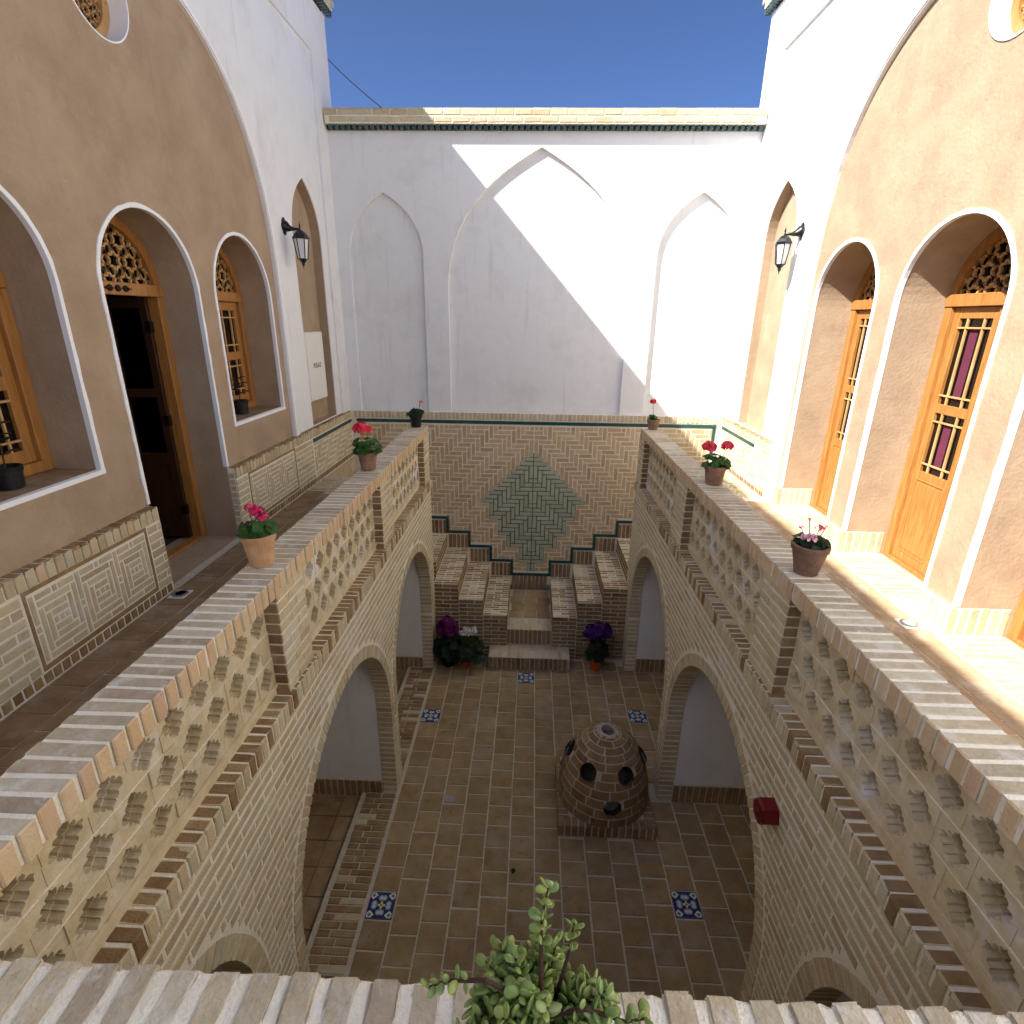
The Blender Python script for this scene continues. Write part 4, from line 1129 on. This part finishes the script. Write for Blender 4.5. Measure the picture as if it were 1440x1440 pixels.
# electric box in the niche
T = thing('electric_box', 'cream metal electric box with small grey lettering in the pointed brown niche', 'box', (-3.2, 7.95, 4.05))
MB().cbox((-3.262, 7.62, 4.05), (-3.135, 8.28, 4.98), .006).build('casing', 'box', T)
MB().cbox((-3.134, 7.64, 4.07), (-3.128, 8.26, 4.96), .002).build('cover', 'box', T)
cu = bpy.data.curves.new('lettering', 'FONT'); cu.body = 'POLAZ'; cu.size = .09; cu.align_x = 'CENTER'; cu.extrude = .001; cu.offset = .002
tmp = bpy.data.objects.new('tmp', cu); COL.objects.link(tmp)
dg = bpy.context.evaluated_depsgraph_get(); tme = bpy.data.meshes.new_from_object(tmp.evaluated_get(dg)); bpy.data.objects.remove(tmp)
mw = Matrix(((0, 0, 1, -3.1265), (1, 0, 0, 7.97), (0, 1, 0, 4.50), (0, 0, 0, 1)))
tme.materials.clear(); tme.materials.append(M['ink']); tme.name = 'lettering'
link('lettering', tme, None, T, mw=mw)

# red alarm sounder on the right court wall
yA, zA = 2.62, 2.36
T = thing('fire_alarm', 'dark red six-sided alarm box on the brick wall above the wide arch', 'alarm', (XW, yA, zA))
pr = [(yA+.085*math.cos(k*math.pi/3+.2), zA+.085*math.sin(k*math.pi/3+.2)) for k in range(6)]
bx = MB(); 
vs = [(XW-.001, a, b) for a, b in pr]+[(XW-.085, a, b) for a, b in pr]+[(XW-.10, yA+(a-yA)*.86, zA+(b-zA)*.86) for a, b in pr]
bx.add(vs, [(0,1,2,3,4,5), (17,16,15,14,13,12)]+[(q*6+k, q*6+(k+1) % 6, q*6+6+(k+1) % 6, q*6+6+k) for q in range(2) for k in range(6)]); bx.build('casing', 'red', T)
ln = MB().lathe([(.02, 0), (.018, .012), (.0005, .016)], (0,0,0), 12); ln.v = [(XW-.099-c, yA+a, zA+b) for a, b, c in ln.v]; ln.build('lamp_lens', 'red', T)

# in-floor uplights on the galleries, yard drain, fallen leaf, cable
for k, (x, y, s_, lab) in enumerate(((-2.94, 3.98, 1, 'round steel uplight on a white plate beside the open doorway'), (2.93, 3.86, 1, 'round steel uplight in the sunny gallery floor by the door skirting'))):
    T = thing('floor_uplight', lab, 'floor light', (x, y, ZG))
    MB().cbox((x-.07, y-.075, ZG-.004), (x+.07, y+.075, ZG+.006), .003).build('plate', 'whiteplate', T)
    MB().lathe([(.062, .004), (.062, .012), (.045, .016), (.044, .008), (.0005, .009)], (x, y, ZG), 24).build('bezel', 'steel', T)
    MB().lathe([(.043, .010), (.043, .0125), (.0005, .013)], (x, y, ZG), 24).build('lens', 'glass' if k == 0 else 'lampglass', T)
dr = MB(); dr.cbox((-.93, 4.75, .001), (-.82, 4.84, .006), .002); tag(dr.build('drain_cover', 'steel'), 'small worn metal drain cover set in the courtyard tiles', 'drain')
lf = MB(); n = 10
lfp = [(-.12+.018*math.cos(2*math.pi*k/n)*(1+.25*math.cos(4*math.pi*k/n)), 3.96+.03*math.sin(2*math.pi*k/n), .004+.012*abs(math.cos(2*math.pi*k/n))) for k in range(n)]
lf.add(lfp+[(p[0], p[1], p[2]-.002) for p in lfp], [tuple(range(n)), tuple(range(2*n-1, n-1, -1))]+[(k, (k+1) % n, n+(k+1) % n, n+k) for k in range(n)]); tag(lf.build('fallen_leaf', 'leafdark'), 'single dark green leaf fallen on the courtyard tiles', 'leaf')
cb = MB(); pts = []
for k in range(15):
    t = k/14; pts.append((-3.75+1.9*t, 10.9, 9.37-1.33*t-.12*math.sin(math.pi*t)+random.uniform(-.006, .006)))
cb.tube(pts, .007, 6); tag(cb.build('power_cable', 'cable'), 'thin black cable sagging across the blue sky behind the coping', 'cable')

# ------------------------------------------------------------------ plants
def leaf_disc(mb, c, nrm, r, seg=9, lobes=0, rnd=0., cup=.2):
    c = Vector(c); n = Vector(nrm).normalized(); a = Vector((0,0,1)) if abs(n.z) < .9 else Vector((1,0,0)); u = (a-n*a.dot(n)).normalized(); v = n.cross(u)
    vs = [tuple(c)]; ph = random.uniform(0, 6.28)
    for k in range(seg):
        t = 2*math.pi*k/seg+ph; rr = r*(1+.16*math.cos(5*t)+random.uniform(-.06, .06))
        vs.append(tuple(c+u*rr*math.cos(t)+v*rr*math.sin(t)+n*(rr*cup*random.uniform(.6, 1.2))))
    mb.add(vs, [(0, 1+k, 1+(k+1) % seg) for k in range(seg)], rnd)
def petal_ball(mb, c, r, n, pr, flat=.75):
    for k in range(n):
        z = random.uniform(-.5, 1); t = random.uniform(0, 6.28); q = math.sqrt(max(0, 1-z*z)); d = Vector((q*math.cos(t), q*math.sin(t), z*flat))
        leaf_disc(mb, Vector(c)+d*r*random.uniform(.65, 1.2), d+Vector((random.uniform(-.4, .4), random.uniform(-.4, .4), random.uniform(-.2, .5))), pr*random.uniform(.8, 1.2), 6, rnd=random.random(), cup=.3)
def pot(T, c, rt, rb, h, m, rim=.018, soil='soil'):
    x, y, z = c
    MB().lathe([(rb*.96, .001), (rb, .004), (rt*.93, h-.035), (rt, h-.033), (rt+.003, h-.004), (rt-.002, h), (rt-.014, h), (rt-.016, h-.02), (rt-.018, h-.03)], c, 28).build('pot', m, T, smooth=False)
    so = MB(); seg = 20; vs = [(x, y, z+h-.018)]
    for q in (.5, 1):
        for k in range(seg): vs.append((x+(rt-.014)*q*math.cos(2*math.pi*k/seg), y+(rt-.014)*q*math.sin(2*math.pi*k/seg), z+h-.022+random.uniform(-.006, .008)))
    so.add(vs, [(0, 1+k, 1+(k+1) % seg) for k in range(seg)]+[(1+k, 1+seg+k, 1+seg+(k+1) % seg, 1+(k+1) % seg) for k in range(seg)]); so.build('soil', soil, T)
def geranium(label, c, rt, rb, h, potm, heads, nleaf, spread, hgt, leafm='leaf', group='potted geraniums on the balustrade caps', lr=.03, stemm='gstem', cat='potted plant'):
    T = thing('potted_plant', label, cat, c, group); pot(T, c, rt, rb, h, potm)
    base = Vector(c)+Vector((0, 0, h-.02)); fo = MB(); st = MB()
    for k in range(nleaf):
        t = random.uniform(0, 6.28); q = spread*math.sqrt(random.random()); p = base+Vector((q*math.cos(t), q*math.sin(t), random.uniform(.02, hgt)*(1-.35*q/spread)))
        leaf_disc(fo, p, Vector((math.cos(t)*.5, math.sin(t)*.5-.25, random.uniform(.3, 1.))), lr*random.uniform(.7, 1.25), 9, rnd=random.random())
        mid = base.lerp(p, .5)+Vector((0, 0, .02)); st.tube([base+Vector((random.uniform(-.02, .02), random.uniform(-.02, .02), 0)), mid, p], .0022, 4)
    for (dx, dy, dz, r, m, npt) in heads:
        hp = base+Vector((dx, dy, dz)); st.tube([base, base.lerp(hp, .5)+Vector((dx*.15, 0, .01)), hp], .0028, 5)
        hb = MB(); petal_ball(hb, hp, r, npt, r*.42); hb.build('flower_head', m, T)
    fo.build('foliage', leafm, T); st.build('stems', stemm, T)
    return T
geranium('terracotta pot of hot pink geraniums on the cap opposite the open doorway', (-1.66, 2.98, ZCAP+.002), .098, .068, .195, 'terra', [(-.01,.02,.155,.032,'pink',40),(.045,-.01,.13,.026,'pink',34),(-.035,.0,.185,.02,'pink',24),(.02,.03,.16,.022,'pink',26)], 46, .085, .12)
geranium('terracotta pot with a coral geranium head on the shaded balustrade cap', (-1.65, 5.21, ZCAP+.002), .095, .07, .175, 'terra2', [(-.05,.0,.25,.058,'coral',90),(.01,.03,.235,.04,'coral',50)], 60, .13, .19)
geranium('black plastic pot of dark leaves and one pink spray before the white back wall', (-1.645, 7.50, ZCAP+.002), .085, .068, .16, 'blackpot', [(.08,.0,.20,.022,'rose',20),(.065,.0,.16,.016,'rose',12)], 44, .11, .11, 'leafdark', lr=.036)
geranium('small terracotta pot with one slim coral flower before the white back wall', (1.64, 7.66, ZCAP+.002), .088, .062, .14, 'terra2', [(-.03,.0,.26,.036,'coral',46)], 16, .06, .10)
geranium('terracotta pot with two coral geranium heads on the sunny side cap', (1.66, 4.98, ZCAP+.002), .10, .072, .175, 'terra2', [(-.085,.0,.19,.05,'coral',70),(.085,.0,.20,.045,'coral',64)], 44, .12, .14)
geranium('dark old terracotta pot with pale pink flowers on the sunny side cap', (1.63, 3.07, ZCAP+.002), .105, .066, .185, 'terra3', [(-.05,-.03,.07,.03,'palepink',16),(-.015,-.03,.075,.026,'palepink',14),(.03,.0,.12,.024,'rose',12),(-.03,.02,.17,.012,'rose',6),(-.07,.02,.12,.012,'rose',6),(.065,0,.13,.012,'rose',6)], 22, .085, .075, 'leafdark')
def rubber_plant(label, c, rt, h, n, hgt):
    T = thing('potted_plant', label, 'potted plant', c); pot(T, c, rt, rt*.85, h, 'blackpot')
    base = Vector(c)+Vector((0, 0, h-.02)); st = MB(); st.tube([base, base+Vector((.01, .005, hgt*.5)), base+Vector((-.01, .0, hgt))], [.006, .005, .003], 6); st.build('stem', 'stem', T)
    for k in range(n):
        f = (k+1)/n; p = base+Vector((0, 0, hgt*(.25+.75*f))); t = k*2.4+.5; d = Vector((math.cos(t), math.sin(t), .55)).normalized(); L_ = random.uniform(.09, .13); w_ = L_*.30
        up = Vector((0,0,1)); sd_ = d.cross(up).normalized(); nn = sd_.cross(d)
        mb = MB(); vs = []
        for q in range(7):
            a = q/6; ww = w_*math.sin(math.pi*min(.98, a*.92+.06))**.8; cpt = p+d*(.02+L_*a)-up*.03*a*a
            vs += [tuple(cpt-sd_*ww+nn*.008), tuple(cpt-nn*.002), tuple(cpt+sd_*ww+nn*.008)]
        mb.add(vs, [(3*q+i, 3*q+i+1, 3*q+4+i, 3*q+3+i) for q in range(6) for i in range(2)], random.random()); mb.build('leaf', 'leafpurple', T, smooth=True)
rubber_plant('black pot with a dark-leaved plant on the sill of the window by the lantern', (-3.34, 6.12, 4.136), .088, .15, 9, .24)
rubber_plant('black pot with a dark-leaved plant on the sill of the window by the front parapet', (-3.33, 3.20, 4.136), .088, .14, 9, .26)
# floor plants by the stairs
T = geranium('orange pot with white flowers over dark leaves at the foot of the stairs', (-1.0, 7.36, .004), .105, .08, .20, 'orange', [(random.uniform(-.14, .16), random.uniform(-.08, .06), random.uniform(.30, .48), .034, 'whitepetal', 14) for _ in range(16)], 110, .26, .32, 'leafdark', None, .06)
geranium('dark pot of deep purple flowers in the corner beside the stairs', (-1.27, 7.36, .004), .10, .08, .20, 'blackpot', [(.0,.0,.50,.13,'purple',190)], 80, .2, .40, 'leafdark', None, .06)
geranium('orange pot of violet flowers at the foot of the stairs', (1.05, 7.38, .004), .115, .08, .24, 'orange', [(-.08,.03,.42,.11,'violet',120),(.08,.03,.44,.11,'violet',120),(0,-.02,.5,.1,'violet',90)], 70, .15, .36, 'leafdark', None, .05)

# jade plant on the front parapet
JC = Vector((.0, .655, ZCAP+.004))
T = thing('jade_plant', 'jade plant with plump green leaves and brown stems on the front parapet', 'potted plant', JC)
pot(T, tuple(JC), .10, .075, .17, 'terra2')
JL = []
for q in range(5):
    rg = random.Random(q); mb = MB(); nu, nv = 8, 5; vs = []
    for i in range(nv+1):
        a = math.pi*i/nv; 
        for j in range(nu):
            b = 2*math.pi*j/nu; x_ = math.sin(a)*math.cos(b); y_ = math.sin(a)*math.sin(b); z_ = -math.cos(a)
            wd = .62+.38*((z_+1)/2)
            vs.append((x_*wd*.0125, y_*.0034, (z_+1)*.0145))
    mb.add(vs, [(i*nu+j, i*nu+(j+1) % nu, (i+1)*nu+(j+1) % nu, (i+1)*nu+j) for i in range(nv) for j in range(nu)])
    me = mb.mesh('leaf', True); me.materials.append(M['jade']); JL.append(me)
st = MB(); base = JC+Vector((0, 0, .155)); tips = []
rg = random.Random(11)
def branch(pts, r0):
    st.tube(pts, [r0*(1-.6*i/(len(pts)-1)) for i in range(len(pts))], 6); return pts
leafspots = []
def leaves_along(pts, n, sc=1., f0=.15):
    for k in range(n):
        f = f0+(1-f0)*(k+.5)/n; i = min(int(f*(len(pts)-1)), len(pts)-2); q = f*(len(pts)-1)-i
        p = Vector(pts[i]).lerp(Vector(pts[i+1]), q); d = (Vector(pts[i+1])-Vector(pts[i])).normalized()
        t = k*1.57+rg.uniform(-.3, .3); a = Vector((0,0,1)) if abs(d.z) < .9 else Vector((1,0,0)); u = (a-d*a.dot(d)).normalized(); v = d.cross(u)
        for e in (1, -1):
            o = (u*math.cos(t)+v*math.sin(t))*e+d*.45+Vector((0, 0, .2)); leafspots.append((p, o.normalized(), sc*rg.uniform(.75, 1.2)))
for k in range(54):
    t = rg.uniform(0, 6.28); q = .145*math.sqrt(rg.random()); tip = base+Vector((q*math.cos(t), q*math.sin(t)*.75, rg.uniform(.07, .21)*(1-.45*(q/.135)**2)))
    pts = branch([base+Vector((q*.15*math.cos(t), q*.15*math.sin(t), 0)), base.lerp(tip, .5)+Vector((0, 0, .015)), tip], .004)
    leaves_along(pts, 7, 1.0, .3)
p = branch([base+Vector((0, .0, .10)), base+Vector((-.002, .03, .19)), base+Vector((-.002, .035, .25)), base+Vector((.006, .035, .325))], .0045); leaves_along(p, 9, .9, .3)
leafspots.append((Vector(p[-1]), Vector((.1, -.2, 1)).normalized(), .8)); leafspots.append((Vector(p[-1]), Vector((-.5, 0, .8)).normalized(), .9))
p = branch([base+Vector((0, -.02, .10)), base+Vector((-.10, -.02, .165)), base+Vector((-.17, -.01, .14)), base+Vector((-.205, -.01, .12))], .005); leaves_along(p, 7, .8, .45)
p = branch([base+Vector((.02, -.02, .08)), base+Vector((.08, -.03, .12)), base+Vector((.15, -.03, .09)), base+Vector((.19, -.02, .085))], .005); leaves_along(p, 8, .95, .25)
p = branch([base+Vector((-.03, -.06, .05)), base+Vector((-.09, -.07, .10)), base+Vector((-.15, -.06, .08))], .004); leaves_along(p, 6, .9, .3)
p = branch([base+Vector((.03, .02, .06)), base+Vector((.05, .03, .17)), base+Vector((.055, .03, .245))], .0045); leaves_along(p, 5, .8, .5)
st.build('stems', 'stem', T)
leafspots.sort(key=lambda q: (q[0]-CAMP).length)
for i, (p, d, sc) in enumerate(leafspots[:300]):
    z = d; a = Vector((rg.uniform(-1, 1), rg.uniform(-1, 1), rg.uniform(-1, 1))); x_ = (a-z*a.dot(z)).normalized(); y_ = z.cross(x_)
    mw = Matrix((x_*sc, y_*sc, z*sc)).transposed().to_4x4(); mw.translation = p
    link('leaf', rg.choice(JL), None, T, mw=mw)
rest = MB()
for (p, d, sc) in leafspots[300:]:
    a = Vector((rg.uniform(-1, 1), rg.uniform(-1, 1), rg.uniform(-1, 1))); x_ = (a-d*a.dot(d)).normalized(); y_ = d.cross(x_)
    mw = Matrix((x_*sc, y_*sc, d*sc)).transposed().to_4x4(); mw.translation = p; me = JL[0]
    rest.add([mw @ v.co for v in me.vertices], [tuple(q.vertices) for q in me.polygons], rg.random())
if rest.v: rest.build('lower_leaves', 'jade', T, smooth=True, kind='stuff')
